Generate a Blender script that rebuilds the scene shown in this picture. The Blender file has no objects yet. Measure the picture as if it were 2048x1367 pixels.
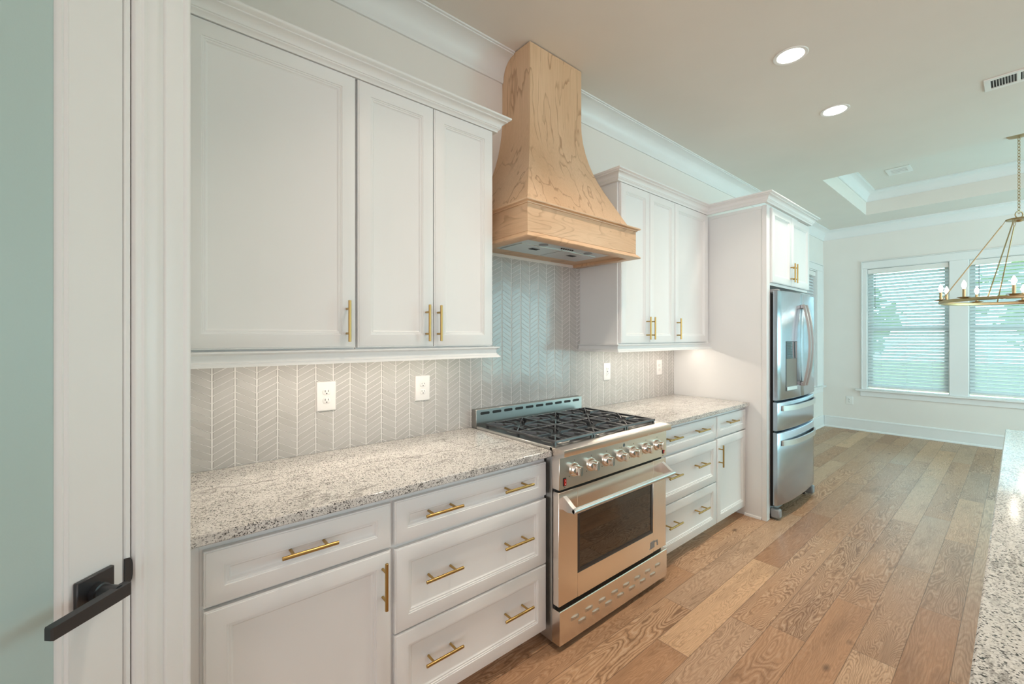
import bpy, math, random
from mathutils import Vector, Matrix
random.seed(7)
PI = math.pi
SC = bpy.context.scene
COL = SC.collection

# ------------------------------------------------------------------ camera
CAM = (0.0, -2.0425, 1.4366)
cd = bpy.data.cameras.new('camera')
cd.sensor_width = 36.0
cd.lens = 854.23 / 2048 * 36.0
cd.shift_y = -10.2 / 2048
cd.clip_start = 0.02
cam = bpy.data.objects.new('camera', cd)
COL.objects.link(cam)
cam.location = CAM
cam.rotation_euler = (PI / 2, 0, -0.7005)
SC.camera = cam

# ------------------------------------------------------------------ world and exposure
W = bpy.data.worlds.new('world'); SC.world = W; W.use_nodes = True
wt = W.node_tree; wt.nodes.clear()
wo = wt.nodes.new('ShaderNodeOutputWorld'); wb = wt.nodes.new('ShaderNodeBackground')
tc = wt.nodes.new('ShaderNodeTexCoord'); sx = wt.nodes.new('ShaderNodeSeparateXYZ')
mr = wt.nodes.new('ShaderNodeMapRange'); mr.interpolation_type = 'SMOOTHSTEP'
mr.inputs['From Min'].default_value = 0.70; mr.inputs['From Max'].default_value = 0.92
mx = wt.nodes.new('ShaderNodeMix'); mx.data_type = 'RGBA'
mx.inputs['A'].default_value = (0.98, 0.995, 1.03, 1)
mx.inputs['B'].default_value = (0.52, 0.90, 1.0, 1)
ms = wt.nodes.new('ShaderNodeMapRange')
ms.inputs['From Min'].default_value = 0.0; ms.inputs['From Max'].default_value = 1.0
ms.inputs['To Min'].default_value = 1.0; ms.inputs['To Max'].default_value = 8.5
L = wt.links.new
L(tc.outputs['Generated'], sx.inputs[0]); L(sx.outputs['X'], mr.inputs['Value'])
L(mr.outputs['Result'], mx.inputs['Factor']); L(mx.outputs['Result'], wb.inputs['Color'])
lf = wt.nodes.new('ShaderNodeMapRange'); lf.inputs['From Min'].default_value = -0.2; lf.inputs['From Max'].default_value = -0.8
lf.inputs['To Min'].default_value = 0.0; lf.inputs['To Max'].default_value = 2.2
ad = wt.nodes.new('ShaderNodeMath'); ad.operation = 'ADD'
L(sx.outputs['X'], lf.inputs['Value']); L(lf.outputs['Result'], ad.inputs[1])
L(mr.outputs['Result'], ms.inputs['Value']); L(ms.outputs['Result'], ad.inputs[0]); L(ad.outputs[0], wb.inputs['Strength'])
L(wb.outputs[0], wo.inputs[0])
SC.view_settings.view_transform = 'Standard'
SC.view_settings.look = 'None'
SC.view_settings.gamma = 1.0
SC.view_settings.exposure = 0.06
SC.view_settings.use_curve_mapping = False
SC.cycles.use_denoising = True
SC.cycles.max_bounces = 8
SC.cycles.diffuse_bounces = 5
SC.cycles.glossy_bounces = 4
SC.cycles.transmission_bounces = 4
SC.cycles.transparent_max_bounces = 8
SC.cycles.sample_clamp_indirect = 4.0
SC.cycles.caustics_reflective = False
SC.cycles.caustics_refractive = False

WARM = (1.0, 0.88, 0.75)
CANC = (1.0, 0.87, 0.73)
FILL_COLOR = (0.40, 0.91, 1.0)
FILL_POWER = 122.0
CAN_POWER = 5.6
STRIP_POWER = 2.8


sun = bpy.data.lights.new('sun', 'SUN'); sun.energy = 7.0; sun.color = (1.0, 0.97, 0.90); sun.angle = 0.02
so = bpy.data.objects.new('sun', sun); COL.objects.link(so); so.rotation_euler = Vector((0.55, 0.30, 0.78)).to_track_quat('Z', 'Y').to_euler()


def area(name, loc, size, power, color, rot=(0, 0, 0), size_y=None, spread=PI):
    d = bpy.data.lights.new(name, 'AREA'); d.energy = power; d.color = color; d.size = size
    d.spread = spread
    if size_y:
        d.shape = 'RECTANGLE'; d.size_y = size_y
    else:
        d.shape = 'DISK'
    o = bpy.data.objects.new(name, d); COL.objects.link(o); o.location = loc; o.rotation_euler = rot
    return o


# ------------------------------------------------------------------ materials
MATS = {}


def nmat(name):
    m = bpy.data.materials.new(name); m.use_nodes = True
    nt = m.node_tree
    b = nt.nodes['Principled BSDF']
    MATS[name] = m
    return m, nt, b


def plain(name, col, rough=0.5, metal=0.0, spec=0.5, bump=0.0, bscale=200.0, coat=0.0, mottling=0.03):
    m, nt, b = nmat(name)
    b.inputs['Base Color'].default_value = (*col, 1)
    b.inputs['Roughness'].default_value = rough
    b.inputs['Metallic'].default_value = metal
    b.inputs['Specular IOR Level'].default_value = spec
    b.inputs['Coat Weight'].default_value = coat
    g = nt.nodes.new('ShaderNodeNewGeometry')
    n = nt.nodes.new('ShaderNodeTexNoise'); n.inputs['Scale'].default_value = 3.0
    nt.links.new(g.outputs['Position'], n.inputs['Vector'])
    h = nt.nodes.new('ShaderNodeMapRange')
    h.inputs['To Min'].default_value = 1 - mottling; h.inputs['To Max'].default_value = 1 + mottling
    nt.links.new(n.outputs['Fac'], h.inputs['Value'])
    v = nt.nodes.new('ShaderNodeVectorMath'); v.operation = 'SCALE'
    v.inputs[0].default_value = col
    nt.links.new(h.outputs['Result'], v.inputs['Scale'])
    nt.links.new(v.outputs['Vector'], b.inputs['Base Color'])
    if bump:
        n2 = nt.nodes.new('ShaderNodeTexNoise'); n2.inputs['Scale'].default_value = bscale
        nt.links.new(g.outputs['Position'], n2.inputs['Vector'])
        bp = nt.nodes.new('ShaderNodeBump'); bp.inputs['Strength'].default_value = bump
        bp.inputs['Distance'].default_value = 0.001
        nt.links.new(n2.outputs['Fac'], bp.inputs['Height'])
        nt.links.new(bp.outputs['Normal'], b.inputs['Normal'])
    return m


def emit(name, col, strength):
    m = bpy.data.materials.new(name); m.use_nodes = True; nt = m.node_tree; nt.nodes.clear()
    o = nt.nodes.new('ShaderNodeOutputMaterial'); e = nt.nodes.new('ShaderNodeEmission')
    e.inputs['Color'].default_value = (*col, 1); e.inputs['Strength'].default_value = strength
    nt.links.new(e.outputs[0], o.inputs[0]); MATS[name] = m
    return m


CAB = plain('cabinet_paint', (0.81, 0.81, 0.80), 0.38)
WALLP = plain('wall_paint', (0.81, 0.77, 0.725), 0.75, bump=0.05)
CEILP = plain('ceiling_paint', (0.775, 0.725, 0.67), 0.9, bump=0.05)
TRIMP = plain('trim_paint', (0.81, 0.81, 0.80), 0.35)
BRASS = plain('brushed_brass', (0.50, 0.33, 0.12), 0.28, 1.0)
AGED = plain('aged_brass', (0.47, 0.33, 0.18), 0.38, 1.0)
GUARD = plain('dull_steel', (0.40, 0.39, 0.37), 0.38, 1.0)
BLACKM = plain('black_iron', (0.02, 0.021, 0.024), 0.33, 0.0, 0.7)
CASTI = plain('cast_iron', (0.05, 0.052, 0.056), 0.30, 0.0, 0.8)
DARK = plain('dark_gap', (0.012, 0.012, 0.012), 0.6)
PLASW = plain('white_plastic', (0.82, 0.80, 0.77), 0.32)
PLASG = plain('grey_plastic', (0.30, 0.31, 0.32), 0.4)
CAVITY = plain('dispenser_bronze', (0.22, 0.18, 0.15), 0.35, 0.6)
SCREEN = plain('dispenser_glass', (0.02, 0.03, 0.035), 0.05, 0.0, 1.0)
RED = plain('red_rocker', (0.55, 0.03, 0.02), 0.25)
CHROME = plain('polished_chrome', (0.82, 0.78, 0.72), 0.07, 1.0)
PAINTBLUE = plain('island_paint', (0.30, 0.38, 0.40), 0.4)
LENS = emit('light_lens', (1.0, 0.97, 0.92), 9.0)
BULB = emit('bulb_glow', (1.0, 0.90, 0.74), 22.0)
LEDM = emit('led_dot', (1.0, 0.86, 0.68), 14.0)
GRASS = plain('lawn', (0.30, 0.48, 0.20), 0.9)
HANDLE = plain('satin_handle', (0.46, 0.43, 0.41), 0.28, 1.0)
LEAF = plain('foliage', (0.20, 0.38, 0.12), 0.8)
BARK = plain('bark', (0.12, 0.08, 0.05), 0.9)


def steel(name, col, rough, axis, aniso=0.0):
    m, nt, b = nmat(name)
    b.inputs['Metallic'].default_value = 1.0
    g = nt.nodes.new('ShaderNodeNewGeometry')
    mp = nt.nodes.new('ShaderNodeMapping')
    s = [900, 900, 900]; s[axis] = 4.0
    mp.inputs['Scale'].default_value = s
    n = nt.nodes.new('ShaderNodeTexNoise'); n.inputs['Scale'].default_value = 1.0; n.inputs['Detail'].default_value = 3
    nt.links.new(g.outputs['Position'], mp.inputs[0]); nt.links.new(mp.outputs[0], n.inputs['Vector'])
    r = nt.nodes.new('ShaderNodeMapRange'); r.inputs['To Min'].default_value = rough * 0.92; r.inputs['To Max'].default_value = rough * 1.1
    nt.links.new(n.outputs['Fac'], r.inputs['Value']); nt.links.new(r.outputs[0], b.inputs['Roughness'])
    c = nt.nodes.new('ShaderNodeMapRange'); c.inputs['To Min'].default_value = 0.97; c.inputs['To Max'].default_value = 1.03
    nt.links.new(n.outputs['Fac'], c.inputs['Value'])
    v = nt.nodes.new('ShaderNodeVectorMath'); v.operation = 'SCALE'; v.inputs[0].default_value = col
    nt.links.new(c.outputs[0], v.inputs['Scale']); nt.links.new(v.outputs[0], b.inputs['Base Color'])
    return m


STEEL = steel('brushed_steel', (0.90, 0.82, 0.74), 0.25, 0)
STEELV = steel('brushed_steel_upright', (0.50, 0.55, 0.62), 0.20, 0)
STEELL = steel('satin_steel', (0.70, 0.69, 0.67), 0.35, 0)


def glassmat(name, tint, refl=0.0):
    m = bpy.data.materials.new(name); m.use_nodes = True; nt = m.node_tree; nt.nodes.clear()
    o = nt.nodes.new('ShaderNodeOutputMaterial'); t = nt.nodes.new('ShaderNodeBsdfTransparent')
    t.inputs['Color'].default_value = (*tint, 1)
    g = nt.nodes.new('ShaderNodeBsdfGlossy'); g.inputs['Roughness'].default_value = 0.02
    f = nt.nodes.new('ShaderNodeFresnel'); f.inputs['IOR'].default_value = 1.5
    x = nt.nodes.new('ShaderNodeMixShader')
    ad_ = nt.nodes.new('ShaderNodeMath'); ad_.operation = 'ADD'; ad_.inputs[1].default_value = refl
    nt.links.new(f.outputs[0], ad_.inputs[0]); nt.links.new(ad_.outputs[0], x.inputs[0]); nt.links.new(t.outputs[0], x.inputs[1]); nt.links.new(g.outputs[0], x.inputs[2])
    nt.links.new(x.outputs[0], o.inputs[0]); MATS[name] = m
    return m


PANE = glassmat('window_glass', (0.93, 0.97, 0.98))
OVENG = glassmat('oven_glass', (0.30, 0.25, 0.18), 0.12)

# frosted glass of the pantry door
m, nt, b = nmat('frosted_glass')
b.inputs['Base Color'].default_value = (0.45, 0.57, 0.55, 1)
b.inputs['Roughness'].default_value = 0.30
b.inputs['Specular IOR Level'].default_value = 0.6
g_ = nt.nodes.new('ShaderNodeNewGeometry'); n_ = nt.nodes.new('ShaderNodeTexNoise'); n_.inputs['Scale'].default_value = 350
nt.links.new(g_.outputs['Position'], n_.inputs['Vector'])
bp_ = nt.nodes.new('ShaderNodeBump'); bp_.inputs['Strength'].default_value = 0.08; bp_.inputs['Distance'].default_value = 0.001
nt.links.new(n_.outputs['Fac'], bp_.inputs['Height']); nt.links.new(bp_.outputs[0], b.inputs['Normal'])
FROST = m

# translucent blind slats
m, nt, b = nmat('blind_slat')
b.inputs['Base Color'].default_value = (0.86, 0.88, 0.88, 1); b.inputs['Roughness'].default_value = 0.45
tr = nt.nodes.new('ShaderNodeBsdfTranslucent'); tr.inputs['Color'].default_value = (0.82, 0.90, 0.93, 1)
xx = nt.nodes.new('ShaderNodeMixShader'); xx.inputs[0].default_value = 0.42
nt.links.new(b.outputs[0], xx.inputs[1]); nt.links.new(tr.outputs[0], xx.inputs[2])
nt.links.new(xx.outputs[0], nt.nodes['Material Output'].inputs[0])
SLAT = m


class NB:
    """tiny helper for writing math node graphs"""
    def __init__(s, nt): s.nt = nt
    def _in(s, sock, v):
        if isinstance(v, (int, float)): sock.default_value = v
        elif isinstance(v, tuple): sock.default_value = v
        else: s.nt.links.new(v, sock)
    def m(s, op, a, b=0.0, c=None, clamp=False):
        n = s.nt.nodes.new('ShaderNodeMath'); n.operation = op; n.use_clamp = clamp
        s._in(n.inputs[0], a); s._in(n.inputs[1], b)
        if c is not None: s._in(n.inputs[2], c)
        return n.outputs[0]
    def xyz(s, x, y, z):
        n = s.nt.nodes.new('ShaderNodeCombineXYZ')
        for i, v in enumerate((x, y, z)): s._in(n.inputs[i], v)
        return n.outputs[0]
    def pos(s):
        g = s.nt.nodes.new('ShaderNodeNewGeometry'); n = s.nt.nodes.new('ShaderNodeSeparateXYZ')
        s.nt.links.new(g.outputs['Position'], n.inputs[0]); return g.outputs['Position'], n.outputs[0], n.outputs[1], n.outputs[2]
    def noise(s, vec, scale, detail=2.0, rough=0.5, dist=0.0):
        n = s.nt.nodes.new('ShaderNodeTexNoise'); s._in(n.inputs['Vector'], vec)
        n.inputs['Scale'].default_value = scale; n.inputs['Detail'].default_value = detail
        n.inputs['Roughness'].default_value = rough; n.inputs['Distortion'].default_value = dist
        return n.outputs['Fac']
    def white(s, vec):
        n = s.nt.nodes.new('ShaderNodeTexWhiteNoise'); n.noise_dimensions = '3D'; s._in(n.inputs['Vector'], vec)
        return n.outputs['Value'], n.outputs['Color']
    def rng(s, v, a, b, c=0.0, d=1.0, smooth=False):
        n = s.nt.nodes.new('ShaderNodeMapRange'); s._in(n.inputs['Value'], v)
        if smooth: n.interpolation_type = 'SMOOTHSTEP'
        for k, q in zip(('From Min', 'From Max', 'To Min', 'To Max'), (a, b, c, d)): s._in(n.inputs[k], q)
        return n.outputs['Result']
    def ramp(s, v, stops):
        n = s.nt.nodes.new('ShaderNodeValToRGB'); s._in(n.inputs[0], v)
        e = n.color_ramp.elements
        while len(e) < len(stops): e.new(0.5)
        for el, (p, c) in zip(e, stops): el.position = p; el.color = (*c, 1)
        return n.outputs[0]
    def mix(s, f, a, b, mode='MIX'):
        n = s.nt.nodes.new('ShaderNodeMix'); n.data_type = 'RGBA'; n.blend_type = mode
        s._in(n.inputs['Factor'], f)
        for k, v in (('A', a), ('B', b)):
            if isinstance(v, tuple): n.inputs[k].default_value = (*v, 1)
            else: s.nt.links.new(v, n.inputs[k])
        return n.outputs['Result']
    def bump(s, h, strength, dist, normal=None):
        n = s.nt.nodes.new('ShaderNodeBump'); n.inputs['Strength'].default_value = strength
        n.inputs['Distance'].default_value = dist; s.nt.links.new(h, n.inputs['Height'])
        return n.outputs[0]


# granite
def granite(name, vein=0.5, tone=(0.68, 0.655, 0.615)):
    m, nt, b = nmat(name); N = NB(nt)
    P, x, y, z = N.pos()
    vo = nt.nodes.new('ShaderNodeTexVoronoi'); vo.inputs['Scale'].default_value = 330
    nt.links.new(P, vo.inputs['Vector'])
    sep = nt.nodes.new('ShaderNodeSeparateColor'); nt.links.new(vo.outputs['Color'], sep.inputs[0])
    n1 = N.noise(P, 110, 3, 0.65)
    n2 = N.noise(P, 9, 4, 0.6)
    key = N.m('ADD', sep.outputs[0], N.m('MULTIPLY', N.m('SUBTRACT', n2, 0.5), 0.35))
    key = N.m('ADD', key, N.m('MULTIPLY', N.m('SUBTRACT', n1, 0.5), 0.55))
    col = N.ramp(key, [(0.0, (0.03, 0.028, 0.026)), (0.10, (0.08, 0.075, 0.07)), (0.16, (0.26, 0.245, 0.23)),
                       (0.26, (0.50, 0.475, 0.445)), (0.40, (0.60, 0.575, 0.535)), (0.75, tone), (1.0, (0.74, 0.72, 0.69))])
    # long drifting veins that follow the length of the slab
    vy = N.m('ADD', N.m('MULTIPLY', y, 3.6), N.m('MULTIPLY', x, -0.42))
    vv = N.noise(N.xyz(N.m('MULTIPLY', x, 1.0), vy, z), 2.1, 6, 0.62, 0.6)
    line = N.rng(N.m('ABSOLUTE', N.m('SUBTRACT', N.m('ADD', vv, N.m('MULTIPLY', N.m('SUBTRACT', n1, 0.5), 0.05)), 0.50)), 0.0, 0.024, 1.0, 0.0)
    br = N.rng(N.noise(P, 5.0, 3), 0.42, 0.62)
    line = N.m('MULTIPLY', N.m('MULTIPLY', line, br), vein)
    wv = N.m('MULTIPLY', N.m('SUBTRACT', N.noise(N.xyz(x, 0.0, 0.0), 3.2, 4, 0.6), 0.5), 0.22)
    d_ = N.m('ABSOLUTE', N.m('ADD', N.m('ADD', y, 0.33), N.m('ADD', wv, N.m('MULTIPLY', N.m('SUBTRACT', x, 0.8), 0.10))))
    d_ = N.m('SUBTRACT', d_, N.m('MULTIPLY', N.m('SUBTRACT', n1, 0.5), 0.012))
    wd = N.rng(N.noise(N.xyz(x, 1.0, 2.0), 7.0, 2), 0.42, 0.68, 0.0015, 0.012)
    l2 = N.m('MULTIPLY', N.rng(N.m('DIVIDE', d_, wd), 0.3, 1.3, 1.0, 0.0), N.rng(N.noise(P, 4.0, 2), 0.40, 0.50, 0.1, 0.75))
    line = N.m('MAXIMUM', line, l2)
    col = N.mix(line, col, (0.17, 0.155, 0.14))
    cl = N.rng(N.noise(P, 7.0, 2), 0.55, 0.75, 0.0, 0.35)
    col = N.mix(cl, col, (0.82, 0.80, 0.77))
    nt.links.new(col, b.inputs['Base Color'])
    b.inputs['Roughness'].default_value = 0.11
    b.inputs['Specular IOR Level'].default_value = 0.55
    return m


GRAN = granite('speckled_granite', 0.75)

# oak floor: planks run along x
m, nt, b = nmat('oak_planks'); N = NB(nt)
P, x, y, z = N.pos()
PW = 0.1535
rowf = N.m('DIVIDE', N.m('ADD', y, 1.395), PW)
row = N.m('FLOOR', rowf)
r1, _ = N.white(N.xyz(row, 3.7, 1.1))
r2, _ = N.white(N.xyz(row, 9.2, 5.3))
plen = N.m('ADD', 1.05, N.m('MULTIPLY', r2, 0.75))
xf = N.m('DIVIDE', N.m('ADD', x, N.m('ADD', 20.0, N.m('MULTIPLY', r1, 2.3))), plen)
colf = N.m('FLOOR', xf)
pr, pc = N.white(N.xyz(row, colf, 0.5))
sp = nt.nodes.new('ShaderNodeSeparateColor'); nt.links.new(pc, sp.inputs[0])
base = N.ramp(sp.outputs[0], [(0.0, (0.34, 0.205, 0.12)), (0.20, (0.45, 0.285, 0.17)), (0.42, (0.38, 0.26, 0.17)),
                              (0.60, (0.54, 0.36, 0.22)), (0.80, (0.44, 0.325, 0.23)), (1.0, (0.60, 0.43, 0.275))])
off = N.m('MULTIPLY', pr, 37.0)
gx = N.m('ADD', N.m('MULTIPLY', x, 1.0), off)
gv = N.xyz(gx, N.m('MULTIPLY', y, 6.5), N.m('MULTIPLY', sp.outputs[1], 11.0))
f1 = N.noise(gv, 1.25, 2.5, 0.45, 0.25)
wob = N.noise(N.xyz(N.m('MULTIPLY', gx, 1.0), N.m('MULTIPLY', y, 2.0), 3.3), 22.0, 2, 0.5)
f1 = N.m('ADD', f1, N.m('MULTIPLY', N.m('SUBTRACT', wob, 0.5), 0.035))
freq = N.m('ADD', 22.0, N.m('MULTIPLY', sp.outputs[2], 30.0))
ring = N.m('FRACT', N.m('MULTIPLY', f1, freq))
tri = N.m('ABSOLUTE', N.m('SUBTRACT', N.m('MULTIPLY', ring, 2.0), 1.0))
fine = N.noise(N.xyz(N.m('MULTIPLY', gx, 9.0), N.m('MULTIPLY', y, 260.0), 1.0), 1.0, 3, 0.6)
blot = N.noise(N.xyz(N.m('MULTIPLY', gx, 1.6), N.m('MULTIPLY', y, 7.0), 2.0), 1.3, 3, 0.6)
amt = N.m('MULTIPLY', N.rng(sp.outputs[1], 0.1, 1.0, 0.25, 1.0), N.rng(blot, 0.35, 0.6, 0.35, 1.0))
lite = N.mix(0.55, base, (0.72, 0.60, 0.46))
drk = N.mix(0.75, base, (0.10, 0.05, 0.025))
c1 = N.mix(N.m('MULTIPLY', N.rng(tri, 0.60, 0.92, 0, 1.0, True), amt), base, lite)
c1 = N.mix(N.m('MULTIPLY', N.rng(tri, 0.42, 0.08, 0, 0.95, True), amt), c1, drk)
c1 = N.mix(N.rng(fine, 0.40, 0.70, 0.0, 0.38), c1, drk)
c1 = N.mix(N.rng(blot, 0.50, 0.75, 0.0, 0.45), c1, drk)
kn = nt.nodes.new('ShaderNodeTexVoronoi'); kn.inputs['Scale'].default_value = 1.0
nt.links.new(N.xyz(N.m('MULTIPLY', x, 1.3), N.m('MULTIPLY', y, 3.1), 0.0), kn.inputs['Vector'])
kspot = N.rng(kn.outputs['Distance'], 0.012, 0.055, 0.8, 0.0)
c1 = N.mix(kspot, c1, (0.05, 0.03, 0.02))
fy = N.m('FRACT', rowf); fx = N.m('FRACT', xf)
ey = N.m('MULTIPLY', N.m('MINIMUM', fy, N.m('SUBTRACT', 1.0, fy)), PW)
ex = N.m('MULTIPLY', N.m('MINIMUM', fx, N.m('SUBTRACT', 1.0, fx)), plen)
ed = N.m('MINIMUM', ex, ey)
seam = N.rng(ed, 0.0005, 0.0022, 0.7, 0.0)
c1 = N.mix(seam, c1, (0.09, 0.06, 0.04))
c1 = N.mix(1.0, c1, (1.13, 1.0, 0.92), 'MULTIPLY')
nt.links.new(c1, b.inputs['Base Color'])
nt.links.new(N.rng(fine, 0.3, 0.7, 0.33, 0.45), b.inputs['Roughness'])
b.inputs['Specular IOR Level'].default_value = 0.28
nt.links.new(N.bump(N.m('ADD', N.rng(ed, 0.0, 0.003), N.m('MULTIPLY', fine, 0.15)), 0.35, 0.0012), b.inputs['Normal'])
FLOORM = m


# maple of the hood
def maple(name, vertical=True):
    m, nt, b = nmat(name); N = NB(nt)
    P, x, y, z = N.pos()
    if vertical:
        v = N.xyz(N.m('MULTIPLY', x, 3.0), N.m('MULTIPLY', y, 3.0), N.m('MULTIPLY', z, 0.85))
        jag = N.noise(N.xyz(N.m('MULTIPLY', x, 24.0), N.m('MULTIPLY', y, 24.0), N.m('MULTIPLY', z, 4.2)), 1.0, 1.5, 0.5)
        fv = N.xyz(N.m('MULTIPLY', x, 150.0), N.m('MULTIPLY', y, 150.0), N.m('MULTIPLY', z, 5.0)); lv = 7.0
    else:
        v = N.xyz(N.m('MULTIPLY', x, 1.3), N.m('MULTIPLY', y, 1.3), N.m('MULTIPLY', z, 5.0))
        jag = N.noise(N.xyz(N.m('MULTIPLY', x, 9.0), N.m('MULTIPLY', y, 9.0), N.m('MULTIPLY', z, 30.0)), 1.0, 2, 0.5)
        fv = N.xyz(N.m('MULTIPLY', x, 6.0), N.m('MULTIPLY', y, 6.0), N.m('MULTIPLY', z, 150.0)); lv = 14.0
    f = N.noise(v, 1.55, 1.5, 0.4, 0.1)
    f = N.m('ADD', f, N.m('MULTIPLY', N.m('SUBTRACT', jag, 0.5), 0.24 if vertical else 0.03))
    fr = N.m('FRACT', N.m('MULTIPLY', f, lv))
    dl = N.m('MULTIPLY', N.rng(fr, 0.0, 0.03, 0.0, 1.0), N.rng(fr, 0.04, 0.40 if not vertical else 0.26, 1.0, 0.0, True))
    brk = N.rng(N.noise(P, 7.0, 2), 0.40, 0.58, 0.15, 1.0)
    fine = N.noise(fv, 1.0, 3, 0.6)
    blot = N.noise(v, 1.1, 3, 0.5)
    base = N.mix(N.rng(blot, 0.35, 0.65), (0.66, 0.425, 0.255), (0.76, 0.53, 0.345))
    base = N.mix(N.rng(fine, 0.35, 0.75, 0.0, 0.28), base, (0.44, 0.26, 0.13))
    col = N.mix(N.m('MULTIPLY', N.m('MULTIPLY', dl, brk), 0.62 if vertical else 0.38), base, (0.30, 0.15, 0.07))
    nt.links.new(col, b.inputs['Base Color']); b.inputs['Roughness'].default_value = 0.42
    return m


MAPV = maple('maple_upright', True)
MAPH = maple('maple_level', False)

# backsplash glass tiles: per tile tone
m, nt, b = nmat('glass_tile'); N = NB(nt)
at = nt.nodes.new('ShaderNodeAttribute'); at.attribute_name = 'tone'
c = N.mix(N.rng(at.outputs['Fac'], 0, 1), (0.47, 0.455, 0.43), (0.515, 0.50, 0.475))
nt.links.new(c, b.inputs['Base Color'])
b.inputs['Roughness'].default_value = 0.14; b.inputs['Specular IOR Level'].default_value = 0.38
TILE = m
GROUT = plain('grout', (0.74, 0.72, 0.69), 0.8)
DARKTILE = plain('tile_bevel_shade', (0.33, 0.315, 0.29), 0.22)  # bevel faces: darker glass edge, with the joint shadow line put into the colour


# ------------------------------------------------------------------ mesh helpers
class MB:
    def __init__(s): s.v = []; s.f = []; s.mi = []; s.sm = []; s.M = None
    def add(s, vs, fs, mi=0, smooth=False):
        o = len(s.v)
        for p in vs:
            s.v.append(tuple(s.M @ Vector(p)) if s.M else tuple(p))
        for q in fs:
            s.f.append(tuple(i + o for i in q)); s.mi.append(mi); s.sm.append(smooth)
        return s
    def box(s, x0, x1, y0, y1, z0, z1, c=0.0, mi=0):
        if x0 > x1: x0, x1 = x1, x0
        if y0 > y1: y0, y1 = y1, y0
        if z0 > z1: z0, z1 = z1, z0
        c = min(c, (x1 - x0) * .45, (y1 - y0) * .45, (z1 - z0) * .45)
        if c <= 0:
            vs = [(x0, y0, z0), (x1, y0, z0), (x1, y1, z0), (x0, y1, z0), (x0, y0, z1), (x1, y0, z1), (x1, y1, z1), (x0, y1, z1)]
            return s.add(vs, [(0, 3, 2, 1), (4, 5, 6, 7), (0, 1, 5, 4), (1, 2, 6, 5), (2, 3, 7, 6), (3, 0, 4, 7)], mi)
        vs = []; idx = {}
        for ix, X in enumerate((x0, x1)):
            for iy, Y in enumerate((y0, y1)):
                for iz, Z in enumerate((z0, z1)):
                    sx_, sy_, sz_ = (1, -1)[ix], (1, -1)[iy], (1, -1)[iz]
                    for a, p in (('x', (X, Y + sy_ * c, Z + sz_ * c)), ('y', (X + sx_ * c, Y, Z + sz_ * c)), ('z', (X + sx_ * c, Y + sy_ * c, Z))):
                        idx[(ix, iy, iz, a)] = len(vs); vs.append(p)
        g = lambda *k: idx[k]
        fs = [(g(0, 0, 0, 'x'), g(0, 0, 1, 'x'), g(0, 1, 1, 'x'), g(0, 1, 0, 'x')), (g(1, 0, 0, 'x'), g(1, 1, 0, 'x'), g(1, 1, 1, 'x'), g(1, 0, 1, 'x')),
              (g(0, 0, 0, 'y'), g(1, 0, 0, 'y'), g(1, 0, 1, 'y'), g(0, 0, 1, 'y')), (g(0, 1, 0, 'y'), g(0, 1, 1, 'y'), g(1, 1, 1, 'y'), g(1, 1, 0, 'y')),
              (g(0, 0, 0, 'z'), g(0, 1, 0, 'z'), g(1, 1, 0, 'z'), g(1, 0, 0, 'z')), (g(0, 0, 1, 'z'), g(1, 0, 1, 'z'), g(1, 1, 1, 'z'), g(0, 1, 1, 'z'))]
        for a in (0, 1):
            for d in (0, 1):
                fs.append((g(a, d, 0, 'x'), g(a, d, 1, 'x'), g(a, d, 1, 'y'), g(a, d, 0, 'y')))
                fs.append((g(a, 0, d, 'x'), g(a, 1, d, 'x'), g(a, 1, d, 'z'), g(a, 0, d, 'z')))
                fs.append((g(0, a, d, 'y'), g(1, a, d, 'y'), g(1, a, d, 'z'), g(0, a, d, 'z')))
        for a in (0, 1):
            for d in (0, 1):
                for e in (0, 1):
                    fs.append((g(a, d, e, 'x'), g(a, d, e, 'y'), g(a, d, e, 'z')))
        return s.add(vs, fs, mi)
    def loft(s, rings, mi=0, closed=True, cap0=True, cap1=True, smooth=False):
        n = len(rings[0]); vs = [p for r in rings for p in r]; fs = []
        for i in range(len(rings) - 1):
            for j in range(n if closed else n - 1):
                k = (j + 1) % n
                fs.append((i * n + j, i * n + k, (i + 1) * n + k, (i + 1) * n + j))
        s.add(vs, fs, mi, smooth)
        caps = []
        if cap0: caps.append(tuple(range(n))[::-1])
        if cap1: caps.append(tuple((len(rings) - 1) * n + j for j in range(n)))
        if caps:
            o = len(s.v) - len(vs)
            for q in caps:
                s.f.append(tuple(i + o for i in q)); s.mi.append(mi); s.sm.append(False)
        return s
    def tube(s, p0, p1, r, r1=None, n=14, mi=0, cap=True):
        p0 = Vector(p0); p1 = Vector(p1); r1 = r if r1 is None else r1
        d = (p1 - p0).normalized(); a = Vector((0, 0, 1)) if abs(d.z) < .9 else Vector((1, 0, 0))
        u = d.cross(a).normalized(); w = d.cross(u)
        rings = []
        for p, q in ((p0, r), (p1, r1)):
            rings.append([p + u * (q * math.cos(2 * PI * k / n)) + w * (q * math.sin(2 * PI * k / n)) for k in range(n)])
        return s.loft(rings, mi, True, cap, cap, True)
    def rod(s, p0, p1, r, c=0.001, n=14, mi=0):
        p0 = Vector(p0); p1 = Vector(p1); d = (p1 - p0).normalized()
        a = Vector((0, 0, 1)) if abs(d.z) < .9 else Vector((1, 0, 0))
        u = d.cross(a).normalized(); w = d.cross(u); rings = []
        for p, q in ((p0, r - c), (p0 + d * c, r), (p1 - d * c, r), (p1, r - c)):
            rings.append([p + u * (q * math.cos(2 * PI * k / n)) + w * (q * math.sin(2 * PI * k / n)) for k in range(n)])
        return s.loft(rings, mi, True, True, True, True)
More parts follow.
